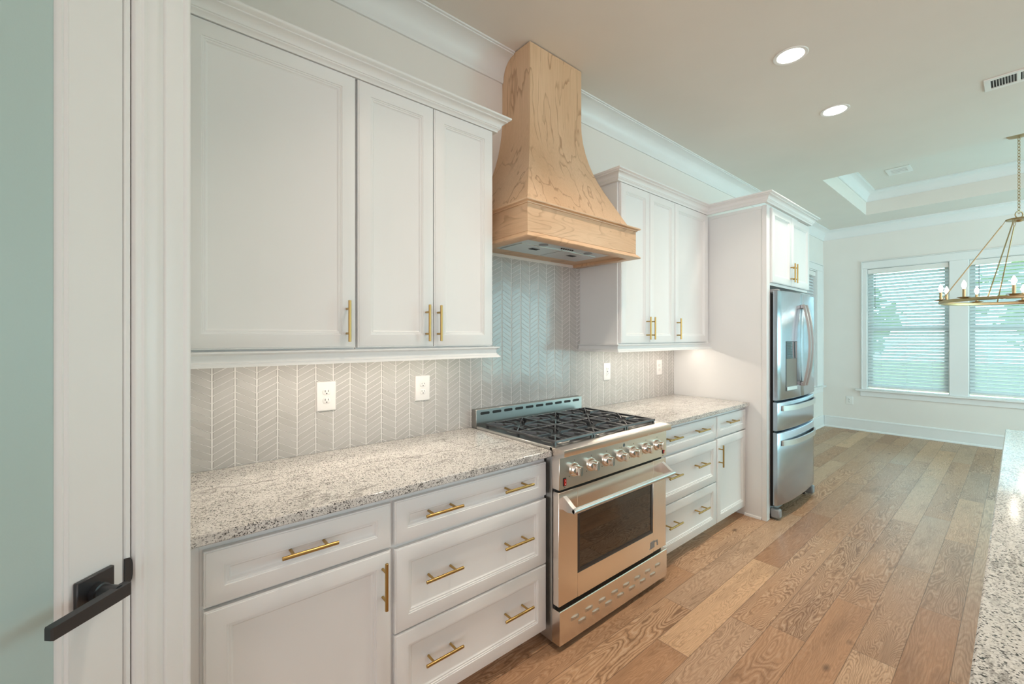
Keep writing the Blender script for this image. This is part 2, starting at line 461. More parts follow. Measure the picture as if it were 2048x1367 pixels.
    def path(s, pts, r, n=10, mi=0, closed=False):
        pts = [Vector(p) for p in pts]; rings = []; m = len(pts)
        up = None
        for i, p in enumerate(pts):
            if closed: t = pts[(i + 1) % m] - pts[i - 1]
            else: t = pts[min(i + 1, m - 1)] - pts[max(i - 1, 0)]
            t.normalize()
            if up is None:
                up = Vector((0, 0, 1)) if abs(t.z) < .9 else Vector((1, 0, 0))
            u = t.cross(up).normalized(); w = u.cross(t).normalized(); up = w
            rings.append([p + u * (r * math.cos(2 * PI * k / n)) + w * (r * math.sin(2 * PI * k / n)) for k in range(n)])
        if closed: rings.append(rings[0])
        return s.loft(rings, mi, True, not closed, not closed, True)
    def lathe(s, prof, c, axis='z', n=32, mi=0, a0=0):
        rings = []
        for r, h in prof:
            ring = []
            for k in range(n):
                a = 2 * PI * k / n
                if axis == 'z': ring.append((c[0] + r * math.cos(a), c[1] + r * math.sin(a), c[2] + h))
                elif axis == 'y': ring.append((c[0] + r * math.cos(a), c[1] + h, c[2] + r * math.sin(a)))
                else: ring.append((c[0] + h, c[1] + r * math.cos(a), c[2] + r * math.sin(a)))
            rings.append(ring)
        return s.loft(rings, mi, True, True, True, True)
    def rects(s, x0, x1, z0, z1, y, prof, mi=0, back=True):
        """front panel facing -y; prof = (inset, depth behind the front plane)"""
        rings = []
        for i, d in prof:
            rings.append([(x0 + i, y + d, z0 + i), (x1 - i, y + d, z0 + i), (x1 - i, y + d, z1 - i), (x0 + i, y + d, z1 - i)])
        return s.loft(rings, mi, True, back, True)
    def sweep(s, prof, path, side=1, closed=False, mi=0, smooth=False):
        """prof (out, z) swept along an xy path with mitred corners; side=1 -> out is to the right of travel"""
        P = [Vector((p[0], p[1])) for p in path]; m = len(P); rings = []
        for i in range(m):
            if closed: a = (P[i] - P[i - 1]).normalized(); c = (P[(i + 1) % m] - P[i]).normalized()
            else:
                a = (P[i] - P[i - 1]).normalized() if i else None
                c = (P[i + 1] - P[i]).normalized() if i < m - 1 else None
                a = a or c; c = c or a
            na = Vector((a.y, -a.x)) * side; nc = Vector((c.y, -c.x)) * side
            mm = (na + nc); mm = mm / (1 + na.dot(nc))
            rings.append([(P[i].x + mm.x * o, P[i].y + mm.y * o, zz) for o, zz in prof])
        if closed: rings.append(rings[0])
        return s.loft(rings, mi, True, not closed, not closed, smooth)
    def extr(s, poly, y0, y1, mi=0):
        """polygon of (x, z) extruded between y0 and y1"""
        return s.loft([[(p[0], y0, p[1]) for p in poly], [(p[0], y1, p[1]) for p in poly]], mi)
    def obj(s, name, mats, parent=None, base=None):
        if not isinstance(mats, (list, tuple)): mats = [mats]
        me = bpy.data.meshes.new(name)
        org = Vector((0, 0, 0))
        if parent is not None:
            org = ORG[parent.name]
        elif base is not None:
            org = Vector(base)
        me.from_pydata([tuple(Vector(v) - org) for v in s.v], [], s.f)
        for mt in mats: me.materials.append(mt)
        me.polygons.foreach_set('material_index', s.mi)
        me.polygons.foreach_set('use_smooth', s.sm)
        me.update()
        import bmesh
        bm = bmesh.new(); bm.from_mesh(me); bmesh.ops.recalc_face_normals(bm, faces=bm.faces[:]); bm.to_mesh(me); bm.free()
        try: me.set_sharp_from_angle(angle=math.radians(38))
        except Exception: pass
        o = bpy.data.objects.new(name, me); COL.objects.link(o)
        if parent is not None:
            o.parent = parent
        else:
            o.location = org
        ORG[o.name] = org
        return o


ORG = {}


def tag(o, label=None, cat=None, group=None, kind=None):
    if label: o['label'] = label
    if cat: o['category'] = cat
    if group: o['group'] = group
    if kind: o['kind'] = kind
    return o


def thing(name, base, label, cat, group=None):
    o = bpy.data.objects.new(name, None); COL.objects.link(o); o.location = base
    o.empty_display_size = 0.1
    ORG[o.name] = Vector(base)
    return tag(o, label, cat, group)


def struct(name, mb, mat, label=None):
    o = mb.obj(name, mat); o['kind'] = 'structure'
    if label: o['label'] = label; o['category'] = name.split('_')[0]
    return o


# ------------------------------------------------------------------ key dimensions
ZC = 3.125
XW = 8.315
RX0, RX1 = 1.4125, 2.3255     # range
PX = 3.655                    # refrigerator side panel
YD = -0.632                   # base cabinet fronts
YU = -0.3455                  # upper cabinet fronts

# ------------------------------------------------------------------ structure
mb = MB(); mb.box(-4.0, XW + .15, -7.5, 0.15, -0.05, 0.0)
struct('floor', mb, FLOORM, 'wide oak plank floor running from the range to the window wall')

# kitchen wall with a window opening beyond the refrigerator
WX0, WX1, WZ0, WZ1 = 7.05, 7.955, 0.66, 2.47
mb = MB()
mb.box(0.03, WX0, 0, .15, 0, ZC); mb.box(WX1, XW + .15, 0, .15, 0, ZC)
mb.box(WX0, WX1, 0, .15, 0, WZ0); mb.box(WX0, WX1, 0, .15, WZ1, ZC)
struct('wall_back', mb, WALLP, 'long pale wall carrying the range, hood and cabinets')

# window wall
OPEN = [(-1.44, -0.55), (-2.498, -1.608), (-3.556, -2.666)]
FZ0, FZ1 = 0.64, 2.475
mb = MB()
prev = 0.0
for a, c_ in OPEN:
    mb.box(XW, XW + .15, c_, prev, 0, ZC); mb.box(XW, XW + .15, a, c_, 0, FZ0); mb.box(XW, XW + .15, a, c_, FZ1, ZC); prev = a
mb.box(XW, XW + .15, -7.5, prev, 0, ZC)
struct('wall_right', mb, WALLP, 'pale far wall with the row of wide windows')

# ceiling with the tray recess
TX0, TX1, TY0, TY1, TZ = 5.53, 7.571, -3.42, -0.68, 3.42
mb = MB()
mb.box(-4, TX0, -7.5, .15, ZC, ZC + .08); mb.box(TX1, XW + .15, -7.5, .15, ZC, ZC + .08)
mb.box(TX0, TX1, TY1, .15, ZC, ZC + .08); mb.box(TX0, TX1, -7.5, TY0, ZC, ZC + .08)
mb.box(TX0 - .06, TX0, TY0 - .06, TY1 + .06, ZC + .08, TZ); mb.box(TX1, TX1 + .06, TY0 - .06, TY1 + .06, ZC + .08, TZ)
mb.box(TX0, TX1, TY0 - .06, TY0, ZC + .08, TZ); mb.box(TX0, TX1, TY1, TY1 + .06, ZC + .08, TZ)
mb.box(TX0 - .06, TX1 + .06, TY0 - .06, TY1 + .06, TZ, TZ + .08)
struct('ceiling', mb, CEILP, 'smooth ceiling with a recessed tray above the dining end')

# pantry walls: a short return and the 45 degree door wall
P0 = Vector((0.065, -0.8156)); DV = Vector((-math.sqrt(.5), -math.sqrt(.5))); NV = Vector((math.sqrt(.5), -math.sqrt(.5)))


def PM():
    # local x = s (distance from the corner), local -y = towards the room, n = -y
    return Matrix(((DV.x, -NV.x, 0, P0.x - NV.x * .02), (DV.y, -NV.y, 0, P0.y - NV.y * .02), (0, 0, 1, 0), (0, 0, 0, 1)))


DH = 2.44
mb = MB(); mb.box(-0.06, 0.051, -0.801, 0.15, 0, ZC)
mb.M = PM()
mb.box(0.0, 0.115, 0.0, .115, 0, ZC); mb.box(1.0, 1.35, 0.0, .115, 0, ZC); mb.box(0.115, 1.0, 0, .115, DH + .02, ZC)
struct('wall_left', mb, WALLP, 'angled pantry wall at the left end of the cabinets')

# dining side wall opposite the kitchen run, with a wide opening, both added out of view (to let daylight in)
SY = -5.2
mb = MB(); mb.box(4.9, 5.3, SY - .12, SY, 0, ZC); mb.box(7.9, XW, SY - .12, SY, 0, ZC); mb.box(5.3, 7.9, SY - .12, SY, 0, .35); mb.box(5.3, 7.9, SY - .12, SY, 2.55, ZC)
for q in (6.13, 7.03): mb.box(q, q + .06, SY - .12, SY, .35, 2.55)
struct('wall_front', mb, WALLP, 'unseen dining wall with a window opening, added opposite the cabinets to let light in')
area('fill_daylight', (6.6, SY - .16, 1.45), 2.6, FILL_POWER, FILL_COLOR, (PI / 2, 0, 0), 2.2)  # lamp added behind the opening to brighten the dining end

# big cove crown moulding around the room
cove = [(0, 2.985), (.011, 2.985), (.011, 2.991), (.014, 2.995), (.014, 3.003)]
for k in range(1, 10):
    t = k / 10 * PI / 2
    cove.append((.112 - .098 * math.cos(t), 3.003 + .107 * math.sin(t)))
cove += [(.112, 3.110), (.112, 3.116), (.1225, 3.116), (.1225, 3.1249), (0, 3.1249)]
CH0, CH1 = 1.644, 2.086
mb = MB(); mb.sweep(cove, [(0.06, 0), (CH0 - .001, 0)], 1); struct('trim_1', mb, TRIMP, 'cove crown moulding left of the wooden hood')
mb = MB(); mb.sweep(cove, [(CH1 + .001, 0), (XW, 0), (XW, -7.4)], 1); struct('trim_2', mb, TRIMP, 'cove crown moulding right of the hood and along the window wall')
tcove = [(o, z + (TZ - ZC)) for o, z in cove]
tcove = [(o * .95, TZ - (ZC - z) * .86 - .0 if True else 0) for o, z in cove]
mb = MB(); mb.sweep(tcove, [(TX0, TY1), (TX1, TY1), (TX1, TY0), (TX0, TY0)], 1, closed=True)
struct('trim_3', mb, TRIMP, 'cove moulding inside the ceiling tray')

# baseboards
bprof = [(0, 0), (.028, 0), (.028, .012), (.022, .022), (.016, .026), (.016, .155), (.019, .158), (.019, .166), (.012, .176), (0, .178)]
mb = MB(); mb.sweep(bprof, [(4.75, 0), (XW, 0), (XW, 0.0)][:2], 1); struct('baseboard_back', mb, TRIMP)
mb = MB(); mb.sweep([(o, z) for o, z in bprof], [(XW, -0.02), (XW, -7.4)], 1); struct('baseboard_right', mb, TRIMP)


# windows -----------------------------------------------------------
def window(idx, M, w, z0, z1, label):
    """local x along the wall 0..w, local -y into the room, wall face at y=0, wall 0.15 deep"""
    mb = MB(); mb.M = M
    t = .012
    mb.box(0, w, .0, .15, z0, z0 + t); mb.box(0, w, 0, .15, z1 - t, z1); mb.box(0, t, 0, .15, z0 + t, z1 - t); mb.box(w - t, w, 0, .15, z0 + t, z1 - t)
    f = struct('window_%d' % idx, mb, TRIMP, label)
    zm = (z0 + z1) / 2
    mb = MB(); mb.M = M
    for a, c_, yy in ((z0 + .03, zm + .02, .095), (zm - .02, z1 - .03, .12)):
        mb.box(t, t + .05, yy, yy + .025, a, c_); mb.box(w - t - .05, w - t, yy, yy + .025, a, c_)
        mb.box(t + .05, w - t - .05, yy, yy + .025, a, a + .045); mb.box(t + .05, w - t - .05, yy, yy + .025, c_ - .045, c_)
    mb.obj('sash', PLASW, f)
    mb = MB(); mb.M = M; mb.box(t + .045, w - t - .045, .108, .111, z0 + .07, z1 - .07); mb.obj('pane', PANE, f)
    return f


def blind(M, w, z0, z1, label, group):
    org = M @ Vector((w / 2, .03, z0))
    T = thing('window_blind', org, label, 'blind', group)
    mb = MB(); mb.M = M; mb.box(.014, w - .014, .005, .075, z1 - .085, z1 - .016, .004); mb.obj('headrail', PLASW, T)
    mb = MB(); mb.M = M
    n = int((z1 - .10 - z0 - .03) / .0457); ang = math.radians(52)
    for k in range(n):
        zc = z1 - .115 - k * .0457
        ring = []
        for q in range(5):
            u = (q - 2) / 2 * .025; hgt = .0035 * (1 - (u / .025) ** 2)
            # inner (room) edge low
            yy = .042 + u * math.cos(ang) - hgt * math.sin(ang); zz = zc + u * math.sin(ang) + hgt * math.cos(ang)
            ring.append((yy, zz))
        ring2 = ring + [(a + .0012 * math.sin(ang), c_ - .0024 * math.cos(ang)) for a, c_ in reversed(ring)]
        mb.loft([[(.016, a, c_) for a, c_ in ring2], [(w - .016, a, c_) for a, c_ in ring2]])
    mb.obj('slats', SLAT, T)
    zb = z1 - .115 - n * .0457
    mb = MB(); mb.M = M; mb.box(.016, w - .016, .02, .066, zb, zb + .02, .004); mb.obj('bottom_rail', PLASW, T)
    mb = MB(); mb.M = M; mb.rod((.10, .004, z1 - .09), (.10, .004, z1 - .62), .004, n=8); mb.obj('tilt_wand', PLASG, T)
    mb = MB(); mb.M = M
    for xx in (.17, w / 2, w - .17):
        for yy in (.020, .064): mb.box(xx, xx + .0015, yy, yy + .0015, zb + .02, z1 - .085)
    mb.obj('ladder_cord', PLASW, T)
    return T


def MWR(y1):   # window wall: local x runs towards -y, local y runs to +x (outside)
    return Matrix(((0, 1, 0, XW), (-1, 0, 0, y1), (0, 0, 1, 0), (0, 0, 0, 1)))


MB_BACK = Matrix(((1, 0, 0, WX0), (0, 1, 0, 0), (0, 0, 1, 0), (0, 0, 0, 1)))
wl = ['left window of the far wall, beside the room corner', 'middle window of the far wall, behind the chandelier', 'third window of the far wall']
bl = ['white slatted blind in the far-wall window nearest the room corner', 'white slatted blind in the far-wall window behind the chandelier', 'white slatted blind in the third far-wall window']
for i, (a, c_) in enumerate(OPEN):
    window(i + 1, MWR(c_), c_ - a, FZ0, FZ1, wl[i])
    blind(MWR(c_), c_ - a, FZ0 + .01, FZ1, bl[i], 'blinds on the far wall')
window(4, MB_BACK, WX1 - WX0, WZ0, WZ1, 'side window beyond the refrigerator')
blind(MB_BACK, WX1 - WX0, WZ0 + .01, WZ1, 'white slatted blind in the side window just past the refrigerator', 'blinds on the kitchen wall')


def casing_v(mb, a, c_, z0, z1):
    mb.box(a, c_, -.018, 0, z0, z1, .003)


# far wall trims in window-wall coordinates
M = MWR(0)
mb = MB(); mb.M = M
y0, y1 = .49, 3.62
mb.box(y0 + .012, .556, -.018, 0, .64, 2.47, .003); mb.box(y0, y0 + .014, -.026, 0, .64, 2.585, .004)
mb.box(1.434, 1.614, -.018, 0, .64, 2.47, .003); mb.box(2.492, 2.672, -.018, 0, .64, 2.47, .003); mb.box(3.55, 3.61, -.018, 0, .64, 2.47, .003)
mb.box(y0 + .014, y1 - .014, -.018, 0, 2.47, 2.572, .003); mb.box(y0 + .014, y1, -.026, 0, 2.572, 2.586, .004)
mb.box(y1 - .014, y1, -.026, 0, .64, 2.572, .004)
struct('trim_4', mb, TRIMP, 'painted casing around the row of far windows')
mb = MB(); mb.M = M
mb.box(.424, 3.69, -.055, 0.0, .612, .642, .006); mb.box(.478, 3.64, -.018, 0, .535, .612, .003)
struct('trim_5', mb, TRIMP, 'long window sill and apron on the far wall')
mb = MB()
mb.box(WX1 - .004, 8.235, -.018, 0, .66, 2.475, .003); mb.box(8.235, 8.25, -.026, 0, .66, 2.585, .004)
mb.box(WX0 - .09, WX0 + .004, -.018, 0, .66, 2.475, .003); mb.box(WX0 - .09, 8.235, -.018, 0, 2.475, 2.572, .003); mb.box(WX0 - .09, 8.235, -.026, 0, 2.572, 2.586, .004)
struct('trim_6', mb, TRIMP, 'painted casing around the side window')
mb = MB(); mb.box(WX0 - .13, 8.29, -.055, 0, .632, .662, .006); mb.box(WX0 - .09, 8.25, -.018, 0, .555, .632, .003)
struct('trim_7', mb, TRIMP, 'sill and apron of the side window')

# pantry door -------------------------------------------------------
mb = MB(); mb.M = PM()
cp = [(0.0, 0.0), (0.0, -.024), (.004, -.027), (.010, -.027), (.014, -.024), (.016, -.020), (.055, -.020), (.058, -.018), (.059, -.014), (.062, -.0135),
      (.070, -.0165), (.080, -.0165), (.088, -.0125), (.096, -.011), (.0975, -.014), (.103, -.014), (.106, -.011), (.112, -.0105), (.116, -.008), (.117, -.002), (.117, 0.0)]
mb.loft([[(s_, n_, 0.0) for s_, n_ in cp], [(s_, n_, DH + .13) for s_, n_ in cp]])
mb.loft([[(1.117 - s_, n_, 0.0) for s_, n_ in cp], [(1.117 - s_, n_, DH + .13) for s_, n_ in cp]])
mb.box(.117, 1.0, -.016, 0, DH + .012, DH + .13, .003)
struct('trim_8', mb, TRIMP, 'stepped casing beside the pantry door')
mb = MB(); mb.M = PM()
mb.box(.1175, .1315, -.001, .115, 0, DH + .01, .003); mb.box(.986, .9995, -.001, .115, 0, DH + .01, .003); mb.box(.1315, .986, 0, .115, DH - .005, DH + .01)
struct('trim_9', mb, TRIMP, 'jamb of the pantry door')
mb = MB(); mb.M = PM()
SD0, SD1 = .1335, .984
# stiles and rails
mb.box(SD0, .2310, 0, .035, .008, DH - .008, .0015); mb.box(SD1 - .0975, SD1, 0, .035, .008, DH - .008, .0015)
mb.box(.2310, SD1 - .0975, 0, .035, .008, .22); mb.box(.2310, SD1 - .0975, 0, .035, DH - .118, DH - .008)
door = struct('door_1', mb, TRIMP, 'white pantry door with a frosted glass panel and black lever')
mb = MB(); mb.M = PM()
st = [(0.2305, .001), (.2305, .0), (.2330, .0015), (.2345, .0045), (.2385, .0035), (.2410, .006), (.2440, .010), (.2440, .020), (.2305, .020)]
mb.loft([[(s_, n_, .22) for s_, n_ in st], [(s_, n_, DH - .118) for s_, n_ in st]])
mb.loft([[(.984 + .1335 - s_, n_, .22) for s_, n_ in st], [(.984 + .1335 - s_, n_, DH - .118) for s_, n_ in st]])
mb.obj('glazing_bead', TRIMP, door)
mb = MB(); mb.M = PM(); mb.box(.2400, SD1 - .106, .012, .018, .21, DH - .11); mb.obj('frosted_pane', FROST, door)
# lever handle
mb = MB(); mb.M = PM()
mb.box(.158, .224, -.009, 0, .932, .998, .0015); rose = mb.obj('lever_handle', BLACKM, door)
mb = MB(); mb.M = PM(); mb.lathe([(.0165, 0), (.0165, -.012), (.0135, -.013), (.0135, -.046)], (.191, -.008, .965), 'y', 24)
mb.obj('lever_neck', BLACKM, rose)
mb = MB(); mb.M = PM()
rr = []
for s_, dy, hz in ((.172, -.047, .010), (.174, -.0445, .0115), (.20, -.044, .0115), (.30, -.0445, .0105), (.303, -.047, .009)):
    rr.append([(s_, dy, .965 - hz), (s_, -.060 + (dy + .0445) * -1, .965 - hz), (s_, -.060 - (dy + .0445), .965 + hz), (s_, dy, .965 + hz)])
mb.loft(rr); mb.obj('lever_arm', BLACKM, rose)
mb = MB(); mb.M = PM()
po = []
for k in range(9):
    t = -PI / 2 + PI * k / 8
    po.append((.1290 - .0125 * max(math.cos(t), 0) ** .6, .968 + .027 * math.sin(t)))
po = [(.1330, .995)] + [(a, c_) for a, c_ in reversed(po)] + [(.1330, .941)]
mb.loft([[(a, -.0035, c_) for a, c_ in po], [(a, -.0008, c_) for a, c_ in po]])
tag(mb.obj('strike_plate', BLACKM, base=(0.0, -0.9, .968)), 'black half-round strike plate on the jamb beside the lever', 'strike plate')

# ------------------------------------------------------------------ cabinet helpers
DOORP = [(0.0, .020), (0.0, .0042), (.0012, .0030), (.0045, .0030), (.0055, .0006), (.0070, 0.0)]


def front_profile(st, deep=.0115):
    return DOORP + [(st, 0.0), (st + .0010, .0030), (st + .0055, .0036), (st + .0070, .0062), (st + .0120, .0068), (st + .0140, .0096), (st + .0175, deep), (st + .0192, deep + .0006)]


def pull(parent, p, vertical, length=.16, r=.0058, cc=.096, stand=.030):
    """bar pull: p = centre on the front surface"""
    mb = MB(); h = length / 2; y = p[1] - stand
    if vertical:
        mb.rod((p[0], y, p[2] - h), (p[0], y, p[2] + h), r)
        for q in (-cc / 2, cc / 2): mb.tube((p[0], p[1], p[2] + q), (p[0], y + .002, p[2] + q), .0046, n=10)
    else:
        mb.rod((p[0] - h, y, p[2]), (p[0] + h, y, p[2]), r)
        for q in (-cc / 2, cc / 2): mb.tube((p[0] + q, p[1], p[2]), (p[0] + q, y + .002, p[2]), .0046, n=10)
    return mb.obj('bar_pull', BRASS, parent)


def front(parent, kind, x0, x1, z0, z1, y, st, pulls=()):
    mb = MB(); mb.rects(x0, x1, z0, z1, y, front_profile(st))
    o = mb.obj(kind, CAB, parent)
    for px, pz, v in pulls: pull(o, (px, y + (.0 if v else .0115), pz), v, stand=(.034 if v else .0455))
    return o


def base_cab(x0, x1, label, fronts):
    T = thing('base_cabinet', ((x0 + x1) / 2, -.30, 0), label, 'cabinet', 'white base cabinets along the range wall')
    mb = MB()
    mb.box(x0, x1, -.610, -.003, .085, .883); mb.box(x0, x1, -.535, -.02, 0, .085)
    mb.obj('cabinet_body', CAB, T)
    for f in fronts: front(T, *f)
    return T


Z1, Z2, Z3 = (.704, .857), (.390, .688), (.082, .385)
base_cab(.098, .643, 'white base cabinet at the left end, one drawer above one door',
         [('drawer_front', .106, .638, Z1[0], Z1[1], YD, .047, ((.369, .792, False),)), ('door', .106, .638, .082, .694, YD, .052, ((.607, .590, True),))])
base_cab(.6435, 1.405, 'wide white three-drawer base cabinet directly left of the range',
         [('drawer_front', .652, 1.398, a, c_, YD, st, ((.838, zz, False), (1.208, zz, False))) for (a, c_), zz, st in ((Z1, .788, .047), (Z2, .550, .052), (Z3, .247, .052))])
base_cab(2.334, 3.135, 'wide white three-drawer base cabinet directly right of the range',
         [('drawer_front', 2.345, 3.128, a, c_, YD, st, ((2.507, zz, False), (2.878, zz, False))) for (a, c_), zz, st in ((Z1, .799, .047), (Z2, .562, .052), (Z3, .256, .052))])
base_cab(3.1355, 3.650, 'narrow white base cabinet against the refrigerator panel, drawer above door',
         [('drawer_front', 3.142, 3.644, Z1[0], Z1[1], YD, .047, ((3.357, .799, False),)), ('door', 3.142, 3.644, .082, .694, YD, .052, ((3.164, .572, True),))])
# filler beside the pantry return
mb = MB(); mb.box(.0525, .0975, -.612, -.594, 0, .883); mb.box(.0525, .0975, -.594, -.003, 0, .883)
tag(mb.obj('cabinet_filler', CAB, base=(.074, -.3, 0)), 'narrow white filler strip between pantry wall and left base cabinet', 'filler strip')

# countertops
mb = MB(); mb.box(.0515, 1.4105, -.6566, -.002, .884, .914, .0035)
tag(mb.obj('granite_countertop', GRAN, base=(.73, -.33, .884)), 'speckled white granite countertop left of the range', 'countertop', 'granite slabs on the range wall')
mb = MB(); mb.box(2.3275, 3.6525, -.6566, -.002, .884, .914, .0035)
tag(mb.obj('granite_countertop', GRAN, base=(2.99, -.33, .884)), 'speckled white granite countertop between range and refrigerator panel', 'countertop', 'granite slabs on the range wall')

# ------------------------------------------------------------------ upper cabinets
def upper_cab(x0, x1, label, doors):
    T = thing('wall_cabinet', ((x0 + x1) / 2, -.16, 1.387), label, 'cabinet', 'white wall cabinets beside the hood')
    mb = MB(); mb.box(x0, x1, -.3235, -.002, 1.387, 2.47); mb.obj('cabinet_body', CAB, T)
    for a, c_, px in doors: front(T, 'door', a, c_, 1.394, 2.464, YU, .052, ((px, 1.498, True),))
    return T


upper_cab(.053, .6205, 'tall white wall cabinet with a single wide door, far left', [(.070, .6185, .584)])
upper_cab(.6255, 1.3085, 'white wall cabinet with two doors just left of the hood', [(.628, .969, .932), (.973, 1.305, .990)])
upper_cab(2.362, 3.0665, 'white wall cabinet with two doors just right of the hood', [(2.379, 2.7165, 2.677), (2.7195, 3.0635, 2.735)])
upper_cab(3.067, 3.652, 'white wall cabinet with one door against the refrigerator panel', [(3.069, 3.598, 3.095)])

CR = [(0, 2.466), (.0225, 2.466), (.0245, 2.474), (.030, 2.479), (.033, 2.481), (.033, 2.485), (.0365, 2.487), (.037, 2.495), (.043, 2.504), (.052, 2.511), (.060, 2.513), (.060, 2.517), (.067, 2.521), (.073, 2.524), (.075, 2.527), (.075, 2.533), (0, 2.533)]
mb = MB(); mb.sweep(CR, [(.053, -.325), (1.310, -.325), (1.310, 0)], 1)
tag(mb.obj('crown_moulding', CAB, base=(.68, -.325, 2.466)), 'stepped white crown moulding on top of the left wall cabinets', 'moulding')
mb = MB(); mb.sweep(CR, [(2.3605, 0), (2.3605, -.325), (3.600, -.325), (3.600, -.785), (4.660, -.785), (4.660, 0)], 1)
tag(mb.obj('crown_moulding', CAB, base=(3.3, -.4, 2.466)), 'stepped white crown moulding over the right wall cabinets and refrigerator', 'moulding')
LR = [(0, 1.3868), (.031, 1.3868), (.031, 1.381), (.026, 1.378), (.020, 1.374), (.0185, 1.362), (.021, 1.352), (.028, 1.348), (.028, 1.344), (.033, 1.341), (.036, 1.335), (.012, 1.335), (.012, 1.380), (0, 1.380)]
mb = MB(); mb.sweep(LR, [(.053, -.325), (1.310, -.325), (1.310, -.0065)], 1)
tag(mb.obj('light_rail', CAB, base=(.68, -.325, 1.335)), 'moulded light rail below the left wall cabinets', 'moulding')
mb = MB(); mb.sweep(LR, [(2.3605, -.0065), (2.3605, -.325), (3.652, -.325)], 1)
tag(mb.obj('light_rail', CAB, base=(3.0, -.325, 1.335)), 'moulded light rail below the right wall cabinets', 'moulding')

# under cabinet lights
for xa, xb, lab in ((.20, 1.26, 'slim light strip below the left wall cabinets'), (2.46, 3.58, 'slim light strip below the right wall cabinets')):
    T = thing('under_cabinet_light', ((xa + xb) / 2, -.23, 1.386), lab, 'light', 'strips under the wall cabinets')
    mb = MB(); mb.box(xa, xb, -.245, -.215, 1.376, 1.3868, .002); mb.obj('housing', PLASW, T)
    k = xa + .02; led = None
    while k < xb - .02:
        if led is None:
            mb = MB(); mb.box(k, k + .012, -.236, -.224, 1.3745, 1.3762); led = mb.obj('led', LEDM, T); k0 = k
        else:
            l2 = led.copy(); COL.objects.link(l2); l2.parent = T; l2.location = (k - k0, 0, 0)
        k += .033
    area('strip_lamp', ((xa + xb) / 2, -.23, 1.372), xb - xa, STRIP_POWER, WARM, (0, 0, 0), .02)

# ------------------------------------------------------------------ refrigerator surround
T = thing('refrigerator_side_panel', (3.69, -.39, 0), 'tall white panel between the right countertop and the refrigerator', 'panel')
mb = MB(); mb.box(3.6655, 3.719, -.745, -.003, 0, 2.466); mb.box(3.660, 3.6655, -.745, -.352, 2.44, 2.466, .001); mb.obj('panel_board', CAB, T)
mb = MB(); mb.box(3.655, 3.719, -.7805, -.745, 0, 2.466, .002); mb.obj('stile', CAB, T)
mb = MB(); mb.sweep([(0, 0), (.012, 0), (.012, .008), (.008, .016), (0, .019)], [(3.6655, -.615), (3.6655, -.742)], 1); mb.obj('shoe_moulding', CAB, T)
T = thing('over_refrigerator_cabinet', (4.18, -.4, 1.845), 'white two-door cabinet above the refrigerator', 'cabinet')
mb = MB(); mb.box(3.7205, 4.655, -.775, -.003, 1.845, 2.466); mb.obj('cabinet_body', CAB, T)
front(T, 'door', 3.722, 4.167, 1.866, 2.452, -.797, .052, ((4.140, 1.975, True),))
front(T, 'door', 4.171, 4.645, 1.866, 2.452, -.797, .052, ((4.200, 1.975, True),))

